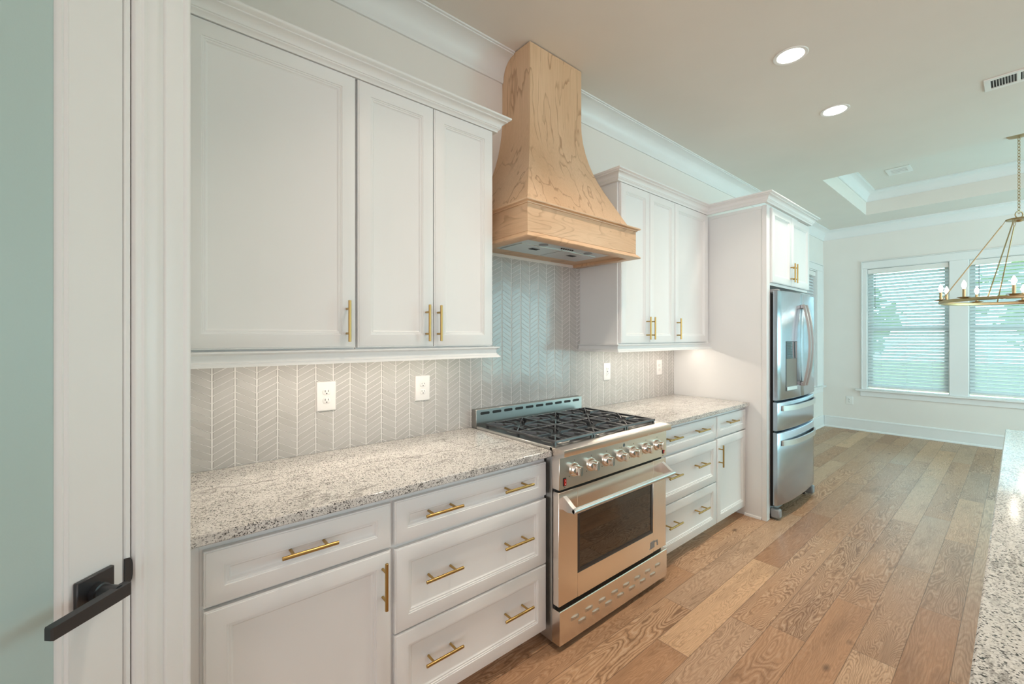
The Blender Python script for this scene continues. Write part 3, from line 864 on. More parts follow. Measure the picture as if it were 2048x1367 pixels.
# ------------------------------------------------------------------ backsplash tiles
def backsplash():
    random.seed(3)
    CW, VP, SL, G = .0767, .0285, .53, .0012
    X0, X1 = .0515, 3.664
    me_v = []; me_f = []; bev = []; tone = []
    def clip(poly, ax, lim, keep_less):
        out = []
        for i in range(len(poly)):
            a, c_ = poly[i - 1], poly[i]
            ia = (a[ax] <= lim) == keep_less; ic = (c_[ax] <= lim) == keep_less
            if ia != ic:
                t = (lim - a[ax]) / (c_[ax] - a[ax]); out.append((a[0] + t * (c_[0] - a[0]), a[1] + t * (c_[1] - a[1])))
            if ic: out.append(c_)
        return out
    for ci in range(-2, 48):
        xa = .180 + ci * CW; xb = xa + CW
        if xb < X0 or xa > X1: continue
        xm = (xa + xb) / 2
        top = 1.384
        up = 1 if ci % 2 == 0 else -1
        spans = [(.915, 1.386, max(xa, X0), min(xb, X1))]
        if 1.31 < xm < 2.36: spans = [(.915, 1.925, xa, xb)]
        elif xa < 1.3115 < xb: spans = [(.915, 1.386, xa, xb), (1.386, 1.925, 1.3115, xb)]
        elif xa < 2.3595 < xb: spans = [(.915, 1.386, xa, xb), (1.386, 1.925, xa, 2.3595)]
        for zl, zh, xl, xr in spans:
            k0 = int((zl - 1.2) / VP) - 4; k1 = int((zh - 1.2) / VP) + 4
            for k in range(k0, k1):
                z0 = 1.174 + k * VP
                base_z = z0 if up > 0 else z0 + SL * CW
                sl = SL * up
                f = lambda xx, off: base_z + sl * (xx - xa) + off
                poly = [(xa + G, f(xa + G, G)), (xb - G, f(xb - G, G)), (xb - G, f(xb - G, VP - G)), (xa + G, f(xa + G, VP - G))]
                poly = clip(poly, 0, xr - G, True); 
                if len(poly) >= 3: poly = clip(poly, 0, xl + G, False)
                if len(poly) >= 3: poly = clip(poly, 1, zh, True)
                if len(poly) >= 3: poly = clip(poly, 1, zl, False)
                if len(poly) < 3: continue
                cx = sum(p[0] for p in poly) / len(poly); cz = sum(p[1] for p in poly) / len(poly)
                tx = random.uniform(-.0055, .0055); tz = random.uniform(-.010, .010)
                t = random.random(); n = len(poly); o = len(me_v)
                def yy(p, d): return -.0056 + d + tx * (p[0] - cx) + tz * (p[1] - cz)
                for p in poly: me_v.append((p[0], -.0022, p[1]))
                for p in poly: me_v.append((p[0], yy(p, .0022), p[1]))
                for p in poly:
                    dx, dz = cx - p[0], cz - p[1]; ll = math.hypot(dx, dz) or 1; q = min(.0024, ll * .3)
                    pp = (p[0] + dx / ll * q * 1.6, p[1] + dz / ll * q); me_v.append((pp[0], yy(pp, 0), pp[1]))
                for i in range(n):
                    j = (i + 1) % n
                    me_f.append((o + i, o + j, o + n + j, o + n + i)); me_f.append((o + n + i, o + n + j, o + 2 * n + j, o + 2 * n + i)); bev.append(len(me_f) - 1); bev.append(len(me_f) - 2)
                me_f.append(tuple(o + 2 * n + i for i in range(n)))
                tone += [t] * (2 * n + 1)
    me = bpy.data.meshes.new('tile_backsplash')
    o0 = len(me_v); nf = len(me_f)
    for a, c_, z0, z1 in ((.0515, 3.664, .9145, 1.386), (1.3115, 2.3595, 1.386, 1.925)):
        o = len(me_v); me_v += [(a, -.0046, z0), (c_, -.0046, z0), (c_, -.0046, z1), (a, -.0046, z1), (a, -.001, z0), (c_, -.001, z0), (c_, -.001, z1), (a, -.001, z1)]
        me_f += [(o, o + 1, o + 2, o + 3), (o + 4, o + 7, o + 6, o + 5), (o, o + 3, o + 7, o + 4), (o + 1, o + 5, o + 6, o + 2), (o + 3, o + 2, o + 6, o + 7)]; tone += [0] * 5
    me.from_pydata(me_v, [], me_f); me.materials.append(TILE); me.materials.append(GROUT); me.materials.append(DARKTILE); bevs = set(bev)
    me.polygons.foreach_set('material_index', [2 if i in bevs else 0 for i in range(nf)] + [1] * (len(me_f) - nf))
    a = me.attributes.new('tone', 'FLOAT', 'FACE'); a.data.foreach_set('value', tone)
    import bmesh
    bm = bmesh.new(); bm.from_mesh(me); bmesh.ops.recalc_face_normals(bm, faces=bm.faces[:]); bm.to_mesh(me); bm.free()
    o = bpy.data.objects.new('tile_backsplash', me); COL.objects.link(o)
    tag(o, 'pale grey glass chevron tile backsplash behind the range', 'backsplash')


backsplash()


# ------------------------------------------------------------------ outlets
def outlet(M, label, kind='duplex', group='outlets on the backsplash', w=.086, h=.133):
    org = M @ Vector((0, 0, 0))
    T = thing('wall_outlet', org, label, 'outlet', group)
    mb = MB(); mb.M = M
    mb.rects(-w / 2, w / 2, -h / 2, h / 2, -.0075, [(0, .0075), (0, .0045), (.001, .0025), (.004, .0005), (.007, 0)]); mb.obj('cover_plate', PLASW, T)
    if kind == 'duplex':
        for dz in (-.0195, .0195):
            mb = MB(); mb.M = M
            ring = []
            for k in range(24):
                a = 2 * PI * k / 24; X = .0172 * math.cos(a); Z = .0172 * math.sin(a); Z = max(-.0135, min(.0135, Z)); ring.append((X, Z))
            mb.loft([[(x_, -.0072, z_ + dz) for x_, z_ in ring], [(x_, -.0095, z_ + dz) for x_, z_ in ring], [(x_ * .93, -.0102, z_ * .93 + dz) for x_, z_ in ring]])
            rc = mb.obj('receptacle', PLASW, T)
            mb = MB(); mb.M = M
            mb.box(-.0078, -.0054, -.0106, -.0100, dz + .0000, dz + .0090); mb.box(.0054, .0078, -.0106, -.0100, dz + .0008, dz + .0084)
            mb.lathe([(.0028, -.0100), (.0028, -.0106)], (0, 0, dz - .0065), 'y', 12)
            mb.obj('socket_slots', DARK, rc)
    else:
        mb = MB(); mb.M = M; mb.rects(-.0165, .0165, -.0335, .0335, -.0098, [(0, .003), (0, .0005), (.0006, 0)]); rc = mb.obj('receptacle', PLASW, T)
        mb = MB(); mb.M = M
        for dz in (-.018, .018):
            mb.box(-.0075, -.0060, -.0103, -.0097, dz, dz + .008); mb.box(.0060, .0075, -.0103, -.0097, dz, dz + .008)
            mb.lathe([(.0022, -.0097), (.0022, -.0103)], (0, 0, dz - .006), 'y', 10)
        mb.box(-.006, .006, -.0103, -.0097, -.003, .003)
        mb.obj('socket_slots', DARK, rc)
    return T


def TM(x, y, z): return Matrix.Translation((x, y, z))


outlet(TM(.6075, -.0057, 1.1665), 'white double outlet on the backsplash, the leftmost one')
outlet(TM(1.095, -.0057, 1.1665), 'white double outlet on the backsplash just left of the range')
outlet(TM(2.666, -.0057, 1.171), 'white safety outlet with square face, just right of the range', 'gfci')
outlet(TM(3.404, -.0057, 1.170), 'white double outlet near the refrigerator panel')
outlet(Matrix.Translation((XW, -.343, .449)) @ Matrix(((0, 1, 0, 0), (-1, 0, 0, 0), (0, 0, 1, 0), (0, 0, 0, 1))), 'white outlet low on the far wall left of the windows', 'duplex', 'outlets on the far wall', .09, .125)

# ------------------------------------------------------------------ wooden range hood
HC = 1.868
T = thing('range_hood', (HC, -.25, 1.926), 'flared maple wood range hood above the cooktop', 'range hood')
pz = [(2.112, .217), (2.148, .199), (2.19, .178), (2.228, .160), (2.29, .129), (2.353, .099), (2.41, .074), (2.469, .052), (2.53, .034), (2.60, .018), (2.66, .008), (2.72, .002), (2.76, 0), (3.119, 0)]
mb = MB()
rings = []
for z, p in pz:
    rings.append([(CH0 - p, -.001, z), (CH0 - p, -.251 - p, z), (CH1 + p, -.251 - p, z), (CH1 + p, -.001, z)])
mb.loft(rings, 0, True, True, True, False)
ob = mb.obj('flared_body', MAPV, T)
BX0, BX1, BY = 1.409, 2.329, -.490
mb = MB(); mb.box(BX0, BX1, BY, -.001, 1.958, 2.098, .0008); mb.obj('canopy_band', MAPH, T)
tp = [(0, 2.097), (.006, 2.097), (.007, 2.102), (.014, 2.106), (.020, 2.107), (.022, 2.110), (.022, 2.1135), (.018, 2.117), (0, 2.117)]
mb = MB(); mb.sweep(tp, [(BX0, -.001), (BX0, BY), (BX1, BY), (BX1, -.001)], 1); mb.box(BX0 + .001, BX1 - .001, BY + .001, -.001, 2.099, 2.1165); mb.obj('upper_moulding', MAPH, T)
bp2 = [(-.040, 1.926), (.016, 1.926), (.020, 1.928), (.022, 1.932), (.018, 1.938), (.010, 1.946), (.002, 1.952), (0, 1.957), (-.040, 1.957)]
mb = MB(); mb.sweep(bp2, [(BX0, -.001), (BX0, BY), (BX1, BY), (BX1, -.001)], 1); mb.obj('lower_moulding', MAPH, T)
mb = MB(); mb.box(BX0 + .04, BX1 - .04, BY + .04, -.001, 1.944, 1.957); mb.obj('underside_board', MAPH, T)
mb = MB()
ix0, ix1, iy0, iy1 = 1.47, 2.145, -.425, -.150
mb.box(ix0, ix1, iy0, iy1, 1.934, 1.944, .002)
ins = mb.obj('vent_insert', STEELL, T)
mb = MB(); mb.box(ix0 - .004, ix1 + .004, iy0 - .004, iy1 + .004, 1.9405, 1.9438); mb.obj('insert_rim', DARK, ins)
for fx0, fx1 in ((1.495, 1.795), (1.805, 2.105)):
    mb = MB(); mb.box(fx0, fx1, -.350, -.165, 1.930, 1.9345, .0015)
    fl = mb.obj('grease_filter', STEELL, ins)
    mb = MB()
    for k in range(3): mb.box((fx0 + fx1) / 2 - .03, (fx0 + fx1) / 2 + .03, -.30 + k * .012, -.294 + k * .012, 1.9285, 1.9301)
    mb.obj('filter_latch', DARK, fl)
for cx in (1.62, 1.99):
    mb = MB(); mb.lathe([(.026, 0), (.026, -.003), (.022, -.004)], (cx, -.385, 1.934), 'z', 24); mb.obj('hood_lamp', PLASG, ins)
for k in range(6):
    mb = MB(); mb.lathe([(.006, 0), (.0055, -.004)], (1.76 + k * .018, -.388, 1.934), 'z', 12); mb.obj('control_button', DARK, ins)

# ------------------------------------------------------------------ range
T = thing('range_cooker', (HC, -.35, 0), 'stainless steel gas range with six burners and an oven', 'range')
mb = MB()
mb.box(RX0, RX1, -.655, -.006, .030, .903)
for lx in (RX0 + .05, RX1 - .09):
    for ly in (-.60, -.10): mb.lathe([(.02, .0), (.022, .005), (.018, .03)], (lx + .02, ly, 0), 'z', 14)
body = mb.obj('range_body', STEELL, T)
# cooktop tray with side rims
mb = MB()
mb.box(RX0, RX1, -.655, -.052, .903, .908)
mb.box(RX0, RX0 + .012, -.655, -.052, .908, .927, .002); mb.box(RX1 - .012, RX1, -.655, -.052, .908, .927, .002)
top = mb.obj('cooktop', STEELL, T)
mb = MB(); mb.box(RX0 + .0125, RX1 - .0125, -.640, -.055, .9081, .910)
mb.obj('burner_tray', CASTI, top)
# bull nose landing
mb = MB()
lip = [(-.640, .903), (-.640, .9265), (-.727, .9265), (-.731, .9235), (-.731, .897), (-.729, .894), (-.702, .884), (-.655, .884), (-.655, .903)]
mb.loft([[(RX0, a, c_) for a, c_ in lip], [(RX1, a, c_) for a, c_ in lip]]); mb.obj('front_ledge', STEEL, T)
# control panel
mb = MB(); mb.box(RX0, RX1, -.700, -.655, .738, .8845, .0015); cpn = mb.obj('control_panel', STEEL, T)
# knobs
kx = [1.515, 1.638, 1.757, 1.877, 1.992, 2.110, 2.224]
for i, X in enumerate(kx):
    mb = MB()
    mb.lathe([(.0315, 0), (.0320, -.003), (.0305, -.007), (.0240, -.017), (.0215, -.019), (.0170, -.0195)], (X, -.700, .8155), 'y', 36)
    k = mb.obj('control_knob', CHROME, cpn)
    mb = MB()
    prof = []
    for q in range(17):
        a = PI * q / 16; prof.append((X + .0125 * math.cos(a), .8155 + .0165 + .006 * math.sin(a)))
    for q in range(17):
        a = PI + PI * q / 16; prof.append((X + .0125 * math.cos(a), .8155 - .0165 + .006 * math.sin(a)))
    mb.loft([[(a, -.7185, c_) for a, c_ in prof], [(X + (a - X) * .92, -.741, .8155 + (c_ - .8155) * .97) for a, c_ in prof], [(X + (a - X) * .75, -.7445, .8155 + (c_ - .8155) * .9) for a, c_ in prof]])
    mb.box(X - .0012, X + .0012, -.7452, -.7440, .8155, .835)
    mb.obj('knob_grip', CHROME, k)
for X in kx:
    for a in (90, -35, -145) if X != kx[3] else (100, 80, -35):
        mb = MB(); mb.lathe([(.0020, 0), (.0020, -.0006)], (X + .044 * math.cos(math.radians(a)), -.7001, .8155 + .044 * math.sin(math.radians(a))), 'y', 10)
        mb.obj('dial_mark', DARK, cpn)
mb = MB()
mb.lathe([(.009, 0), (.009, -.0006)], (1.905, -.7001, .866), 'y', 24)
g = mb.obj('round_badge', PAINTBLUE, cpn)
mb = MB(); mb.path([(1.905 + .0062 * math.cos(2 * PI * k / 20), -.7010, .866 + .0062 * math.sin(2 * PI * k / 20)) for k in range(20)], .0007, 6, closed=True)
mb.path([(1.900, -.7010, .862), (1.905, -.7010, .867), (1.910, -.7010, .869)], .0007, 6)
mb.obj('badge_ring', DARK, g)
for X in (1.4475, 2.291):
    mb = MB(); mb.box(X - .0095, X + .0095, -.7022, -.7, .753, .790, .0008); sw = mb.obj('rocker_switch', DARK, cpn)
    mb = MB(); mb.extr([(X - .0065, .757), (X + .0065, .757), (X + .0065, .786), (X - .0065, .786)], -.7052, -.7022)
    mb.obj('red_rocker', RED, sw)
    mb = MB(); mb.lathe([(.0022, 0), (.0022, -.0004)], (X, -.7053, .763), 'y', 12); mb.box(X - .0006, X + .0006, -.7057, -.7053, .774, .781)
    mb.obj('rocker_mark', PLASW, sw)
mb = MB()
for X, w in ((1.447, .010), (2.287, .020)):
    mb.box(X - w / 2, X + w / 2, -.7004, -.7, .7445, .7463)
mb.obj('switch_caption', DARK, cpn)
# gap and oven door
mb = MB(); mb.box(RX0 + .004, RX1 - .004, -.670, -.655, .725, .738); mb.box(RX0 + .006, RX1 - .006, -.668, -.655, .186, .21); mb.obj('door_gap', DARK, T)
DX0, DX1, DZ0, DZ1 = RX0, RX1, .206, .726
GX0, GX1, GZ0, GZ1 = 1.542, 2.189, .319, .610
mb = MB()
c = .003
mb.box(DX0, GX0, -.697, -.660, DZ0, DZ1, .002); mb.box(GX1, DX1, -.697, -.660, DZ0, DZ1, .002)
mb.box(GX0, GX1, -.697, -.660, DZ0 + .0008, GZ0, .0); mb.box(GX0, GX1, -.697, -.660, GZ1, DZ1 - .0008, .0)
od = mb.obj('oven_door', STEEL, T)
mb = MB()
for a, c_, e, f in ((GX0, GX0 + .017, GZ0, GZ1), (GX1 - .017, GX1, GZ0, GZ1), (GX0 + .017, GX1 - .017, GZ0, GZ0 + .017), (GX0 + .017, GX1 - .017, GZ1 - .017, GZ1)):
    mb.box(a, c_, -.6945, -.675, e, f)
mb.obj('window_frame', BLACKM, od)
mb = MB(); mb.box(GX0 + .016, GX1 - .016, -.6925, -.689, GZ0 + .016, GZ1 - .016); mb.obj('window_pane', OVENG, od)
mb = MB()
mb.box(GX0, GX1, -.662, -.6605, GZ0, GZ1)
mb.obj('oven_interior', CASTI, od)
mb = MB()
mb.rod((GX0 + .02, -.672, .585), (GX1 - .09, -.672, .585), .003, n=8)
for k in range(24): mb.rod((GX0 + .03 + k * .022, -.6715, .585), (GX0 + .03 + k * .022, -.664, .578), .0015, .0002, n=6)
mb.obj('oven_rack', CHROME, od)
# oven handle
mb = MB(); mb.rod((1.440, -.762, .655), (2.301, -.762, .655), .0125, .003, 20); hb = mb.obj('oven_handle', STEELL, od)
for X0_, X1_ in ((1.440, 1.462), (2.279, 2.301)):
    mb = MB()
    s0 = [(-.697, .645), (-.697, .705), (-.722, .690), (-.745, .673), (-.765, .664), (-.765, .646), (-.745, .644), (-.720, .640)]
    mb.loft([[(X0_, a, c_) for a, c_ in s0], [(X1_, a, c_) for a, c_ in s0]]); mb.obj('handle_bracket', STEELL, hb)
# badge on the door: dark slanted block with a hooked bar
mb = MB()
bx, bz = 2.155, .232
mb.extr([(bx - .004, bz), (bx + .046, bz + .002), (bx + .048, bz + .040), (bx + .008, bz + .038), (bx + .006, bz + .010)], -.6985, -.697)
mb.extr([(bx + .050, bz + .034), (bx + .078, bz + .036), (bx + .084, bz + .004), (bx + .074, bz + .004), (bx + .070, bz + .028), (bx + .052, bz + .028)], -.6985, -.697)
mb.obj('door_badge', PLASG, od)
# kick panel with louvres
mb = MB()
kpf = [(-.655, .032), (-.7025, .032), (-.7025, .184), (-.700, .187), (-.655, .187)]
mb.loft([[(RX0, a, c_) for a, c_ in kpf], [(RX1, a, c_) for a, c_ in kpf]])
kp = mb.obj('kick_panel', STEEL, T)
def louvre(X, Z, w=.056):
    mb = MB(); rows = []
    for z_, d_ in ((Z - .011, 0), (Z - .006, .0012), (Z, .0042), (Z + .005, .0064), (Z + .008, .0060), (Z + .0100, .0)):
        row = []
        for k in range(9):
            t = k / 8; e = math.sin(PI * t) ** .5 if 0 < t < 1 else 0
            row.append((X - w / 2 + w * t, -.7024 - d_ * e, z_ if d_ else Z - .009 + (.014 if z_ > Z else 0) * 1.0))
        rows.append(row)
    mb.loft(rows, 0, False, False, False, True); mb.obj('vent_louvre', STEELL, kp)
for k in range(8): louvre(1.516 + k * .1015, .123)
for k in range(7): louvre(1.567 + k * .1015, .088)
# backguard with slots
mb = MB()
mb.box(RX0, RX1, -.050, -.0065, .903, 1.0195, .002); bg = mb.obj('backguard', GUARD, T)
mb = MB()
for k in range(10):
    X = RX0 + .030 + k * .0875; w = .066; pr = []
    for q in range(9): a = -PI / 2 + PI * q / 8; pr.append((X + w - .007 + .007 * math.cos(a), .996 + .0078 * math.sin(a)))
    for q in range(9): a = PI / 2 + PI * q / 8; pr.append((X + .007 + .007 * math.cos(a), .996 + .0078 * math.sin(a)))
    mb.extr(pr, -.0508, -.0498)
mb.obj('vent_slots', DARK, bg)
# burners
bxs = (1.583, 1.869, 2.155); bys = (-.235, -.510)
for X in bxs:
    for Y in bys:
        mb = MB(); mb.lathe([(.058, 0), (.060, .004), (.046, .010), (.040, .010)], (X, Y, .910), 'z', 28)
        mb.lathe([(.034, .010), (.036, .013), (.036, .019), (.030, .022), (.012, .022)], (X, Y, .910), 'z', 28)
        bu = mb.obj('burner', CASTI, T)
        mb = MB(); mb.lathe([(.075, 0), (.073, .0015), (.060, .001)], (X, Y, .910), 'z', 28); mb.obj('burner_ring', STEELL, bu)
# grates
for gi, X in enumerate(bxs):
    mb = MB(); gx0, gx1, gy0, gy1 = X - .1425, X + .1425, -.645, -.100; zt, zb = .949, .937; w = .010
    mb.box(gx0, gx0 + w, gy0, gy1, zb, zt, .002); mb.box(gx1 - w, gx1, gy0, gy1, zb, zt, .002)
    mb.box(gx0 + w, gx1 - w, gy0, gy0 + w, zb, zt, .002); mb.box(gx0 + w, gx1 - w, gy1 - w, gy1, zb, zt, .002)
    ym = (gy0 + gy1) / 2; mb.box(gx0 + w, gx1 - w, ym - w / 2, ym + w / 2, zb, zt, .002)
    for fx in (gx0 + .004, gx1 - .014):
        for fy in (gy0 + .004, gy1 - .014, ym - .005): mb.box(fx, fx + .010, fy, fy + .010, .9102, zb)
    def bar(p, q, w=.0085):
        a = Vector((p[0], p[1], 0)); b_ = Vector((q[0], q[1], 0)); d = (b_ - a).normalized(); n_ = Vector((-d.y, d.x, 0)) * w / 2
        r1 = [a + n_ + Vector((0, 0, zb)), a - n_ + Vector((0, 0, zb)), a - n_ * .7 + Vector((0, 0, zt)), a + n_ * .7 + Vector((0, 0, zt))]
        r2 = [v + (b_ - a) for v in r1]
        r3 = [v + d * .012 - Vector((0, 0, .006)) * (1 if i > 1 else .2) for i, v in enumerate(r2)]
        mb.loft([r1, r2, r3])
    for Y in bys:
        ylo, yhi = (gy0, ym) if Y < ym else (ym, gy1)
        for sx_ in (-1, 1):
            bar((X + sx_ * .135, Y), (X + sx_ * .045, Y))
            for sy_ in (-1, 1):
                yy = ylo + .006 if sy_ < 0 else yhi - .006
                bar((X + sx_ * .134, yy), (X + sx_ * .034, Y + sy_ * .034))
                bar((X + sx_ * .080, yy), (X + sx_ * .066, Y + sy_ * .052), .007)
        bar((X, ylo + .005), (X, Y - .045)); bar((X, yhi - .005), (X, Y + .045))
    mb.obj('burner_grate', CASTI, T)

# ------------------------------------------------------------------ refrigerator
T = thing('refrigerator', (4.185, -.42, 0), 'stainless french-door refrigerator with two lower drawers', 'refrigerator')
FX0, FX1 = 3.730, 4.640
mb = MB(); mb.box(FX0 + .004, FX1 - .004, -.775, -.03, .035, 1.785, .004); mb.obj('cabinet_shell', PLASG, T)
mb = MB(); mb.box(FX0 + .02, FX1 - .02, -.800, -.775, .10, 1.78); mb.obj('door_gasket', DARK, T)


def yfront(X):   # gently bowed front
    t = (X - 4.185) / .455
    return -.868 + .030 * abs(t) ** 2.2


def bowed(parent, kind, x0, x1, z0, z1, mat=STEELV, yb=-.800, n=16, r=.008, scoop=None):
    mb = MB(); rings = []
    zs = [(z0, .006), (z0 + .003, .0015), (z0 + .006, 0), (z1 - .006, 0), (z1 - .003, .0015), (z1, .006)]
    xs = [x0 + (x1 - x0) * k / n for k in range(n + 1)]
    for z_, ins in zs:
        ring = []
        for k, X in enumerate(xs):
            e = 0
            dd = min(X - x0, x1 - X)
            if dd < r: e = r - math.sqrt(max(r * r - (r - dd) ** 2, 0))
            ring.append((X, yfront(X) + ins + e, z_))
        ring += [(x1, yb, z_), (x0, yb, z_)]
        rings.append(ring)
    mb.loft(rings, 0, True, True, True, True)
    return mb.obj(kind, mat, parent)


# left door in pieces around the dispenser recess
DXa, DXb, DZa, DZb = 3.852, 4.052, 1.010, 1.397
ld = bowed(T, 'left_door', FX0, 4.1825, .938, 1.800)
rd = bowed(T, 'right_door', 4.1875, FX1, .938, 1.800)
d1 = bowed(T, 'upper_drawer', FX0, FX1, .700, .922)
d2 = bowed(T, 'freezer_drawer', FX0, FX1, .115, .684)
# dispenser: frame, screen, cavity, tray
mb = MB()
def dface(x0, x1, z0, z1, off, th, mb, n=6):
    xs = [x0 + (x1 - x0) * k / n for k in range(n + 1)]
    fr = [(X, yfront(X) - off) for X in xs]
    mb.loft([[(a, b_, z0) for a, b_ in fr] + [(a, b_ + th, z0) for a, b_ in reversed(fr)], [(a, b_, z1) for a, b_ in fr] + [(a, b_ + th, z1) for a, b_ in reversed(fr)]])
dface(DXa - .005, DXa, DZa - .005, DZb + .005, .002, .004, mb); dface(DXb, DXb + .005, DZa - .005, DZb + .005, .002, .004, mb)
dface(DXa, DXb, DZb, DZb + .005, .002, .004, mb); dface(DXa, DXb, DZa - .005, DZa, .002, .004, mb)
dp = mb.obj('dispenser_frame', BLACKM, ld)
mb = MB(); dface(DXa, DXb, 1.262, DZb, .0025, .004, mb); mb.obj('dispenser_screen', SCREEN, dp)
mb = MB(); dface(DXa, DXb, 1.040, 1.262, .0012, .003, mb); mb.obj('dispenser_cavity', CAVITY, dp)
mb = MB(); dface(DXa + .004, DXb - .004, DZa, 1.038, .006, .008, mb); mb.obj('drip_tray', STEELL, dp)
# door handles: bowed bars
for X, par in ((4.148, ld), (4.222, rd)):
    mb = MB(); rr = []
    for k in range(21):
        t = k / 20; z_ = 1.030 + (1.705 - 1.030) * t; b_ = math.sin(PI * t)
        yc = yfront(X) - .022 - .045 * b_ ** .9; hw = .013; th = .008
        rr.append([(X - hw, yc + th, z_), (X - hw * .8, yc - th, z_), (X + hw * .8, yc - th, z_), (X + hw, yc + th, z_)])
    mb.loft(rr, smooth=True)
    for z_ in (1.045, 1.690): mb.box(X - .011, X + .011, yfront(X) - .022, yfront(X) + .001, z_ - .014, z_ + .014, .003)
    mb.obj('door_handle', HANDLE, par)
# drawer handles: wide curved bands standing off the front
for par, zt, zb_ in ((d1, .895, .855), (d2, .622, .580)):
    mb = MB(); rr = []
    for k in range(25):
        t = k / 24; X = FX0 + .055 + (FX1 - FX0 - .11) * t; e = min(1, 5 * min(t, 1 - t)) ** .6
        yc = yfront(X) - .006 - .030 * e
        rr.append([(X, yc, zb_), (X, yc - .002, zt), (X, yc + .010, zt), (X, yc + .009, zb_)])
    mb.loft(rr, smooth=True)
    mb.box(FX0 + .05, FX0 + .07, yfront(FX0 + .06) - .010, yfront(FX0 + .06) + .001, zb_, zt, .002)
    mb.box(FX1 - .07, FX1 - .05, yfront(FX1 - .06) - .010, yfront(FX1 - .06) + .001, zb_, zt, .002)
    mb.obj('drawer_handle', STEELL, par)
for X in (FX0, FX1 - .07):
    mb = MB(); mb.box(X + .004, X + .066, -.842, -.775, .012, .085, .010); mb.obj('front_foot', PLASG, T)
    mb = MB(); mb.box(X + .012, X + .06, -.83, -.74, 1.786, 1.812, .004); mb.obj('hinge_cover', PLASG, T)
for X in (FX0 + .03, FX1 - .06):
    for yy in (-.76, -.12):
        mb = MB(); mb.lathe([(.018, 0), (.018, .04)], (X, yy, .0), 'z', 14); mb.obj('levelling_foot', DARK, T)

# ------------------------------------------------------------------ island
T = thing('kitchen_island', (2.1, -2.6, 0), 'blue-grey kitchen island base under the right edge granite', 'island')
mb = MB(); mb.box(.52, 3.66, -3.05, -2.045, .09, .883); mb.box(.56, 3.60, -3.0, -2.11, 0, .09); mb.obj('island_body', PAINTBLUE, T)
for i in range(5):
    a = .535 + i * .622
    mb = MB(); mb.rects(a, a + .612, .10, .87, 0, front_profile(.055)); o = None
    R_ = Matrix.Translation((0, -2.045, 0)) @ Matrix.Rotation(PI, 4, 'Z')
    mb.v = [tuple(Matrix(((-1, 0, 0, 4.175 + 0), (0, -1, 0, -2.045), (0, 0, 1, 0), (0, 0, 0, 1))) @ Vector((v[0] , v[1] - .02 + .0, v[2]))) for v in mb.v]
    mb.obj('island_door', PAINTBLUE, T)
mb = MB(); mb.box(.48, 3.704, -3.10, -1.994, .884, .914, .0035)
tag(mb.obj('granite_countertop', GRAN, base=(2.1, -2.55, .884)), 'polished speckled granite island top at the right edge of the view', 'countertop')

# ------------------------------------------------------------------ ceiling fixtures
def can_light(x, y, label):
    T = thing('recessed_light', (x, y, ZC), label, 'ceiling light', 'recessed lights in the kitchen ceiling')
    mb = MB(); mb.lathe([(.0900, -.0005), (.0905, -.003), (.088, -.0055), (.080, -.006), (.0715, -.0035), (.0700, -.0005)], (x, y, ZC), 'z', 48); mb.obj('trim_ring', PLASW, T)
    mb = MB(); mb.lathe([(.0695, -.0012), (.0690, -.0030)], (x, y, ZC), 'z', 48); mb.obj('lens', LENS, T)
    area('can_lamp', (x, y, ZC - .012), .13, CAN_POWER, CANC, spread=math.radians(102))


can_light(2.932, -1.160, 'round recessed ceiling light nearer the hood')
can_light(3.894, -1.160, 'round recessed ceiling light nearer the window end')
can_light(1.970, -1.160, 'round recessed ceiling light above the range')
can_light(1.008, -1.160, 'round recessed ceiling light above the left countertop')
can_light(2.45, -3.4, 'round recessed ceiling light behind the island')

T = thing('ceiling_vent', (4.28, -2.1, ZC), 'long white ceiling air register at the right edge', 'vent', 'air registers')
vx0, vx1, vy0, vy1 = 4.190, 4.383, -2.360, -1.893
mb = MB()
for a, c_, e, f in ((vx0, vx0 + .030, vy0, vy1), (vx1 - .030, vx1, vy0, vy1), (vx0 + .03, vx1 - .03, vy1 - .030, vy1), (vx0 + .03, vx1 - .03, vy0, vy0 + .03), (vx0 + .03, vx1 - .03, -2.052, -2.036), (vx0 + .03, vx1 - .03, -2.205, -2.19)):
    mb.box(a, c_, e, f, ZC - .008, ZC, .0015)
mb.obj('frame', PLASW, T)
mb = MB(); mb.box(vx0 + .028, vx1 - .028, vy0 + .028, vy1 - .028, ZC - .001, ZC + .001); mb.obj('duct', DARK, T)
mb = MB(); y_ = vy1 - .042
while y_ > vy0 + .04:
    mb.box(vx0 + .03, vx1 - .03, y_ - .0015, y_ + .0015, ZC - .0065, ZC - .001); y_ -= .0126
mb.obj('fins', PLASW, T)
T = thing('ceiling_vent', (6.79, -1.12, TZ), 'small white air register inside the ceiling tray', 'vent', 'air registers')
mb = MB()
for a, c_, e, f in ((6.66, 6.705, -1.235, -1.015), (6.885, 6.93, -1.235, -1.015), (6.705, 6.885, -1.055, -1.015), (6.705, 6.885, -1.235, -1.195)):
    mb.box(a, c_, e, f, TZ - .008, TZ, .002)
mb.obj('frame', PLASW, T)
mb = MB(); mb.box(6.70, 6.89, -1.20, -1.05, TZ - .001, TZ + .001); mb.obj('duct', DARK, T)
mb = MB()
for k in range(3):
    X = 6.725 + k * .060
    mb.loft([[(X, -1.195, TZ - .001), (X + .002, -1.195, TZ - .001), (X + .018, -1.195, TZ - .012), (X + .016, -1.195, TZ - .012)], [(X, -1.055, TZ - .001), (X + .002, -1.055, TZ - .001), (X + .018, -1.055, TZ - .012), (X + .016, -1.055, TZ - .012)]])
mb.obj('fins', PLASW, T)

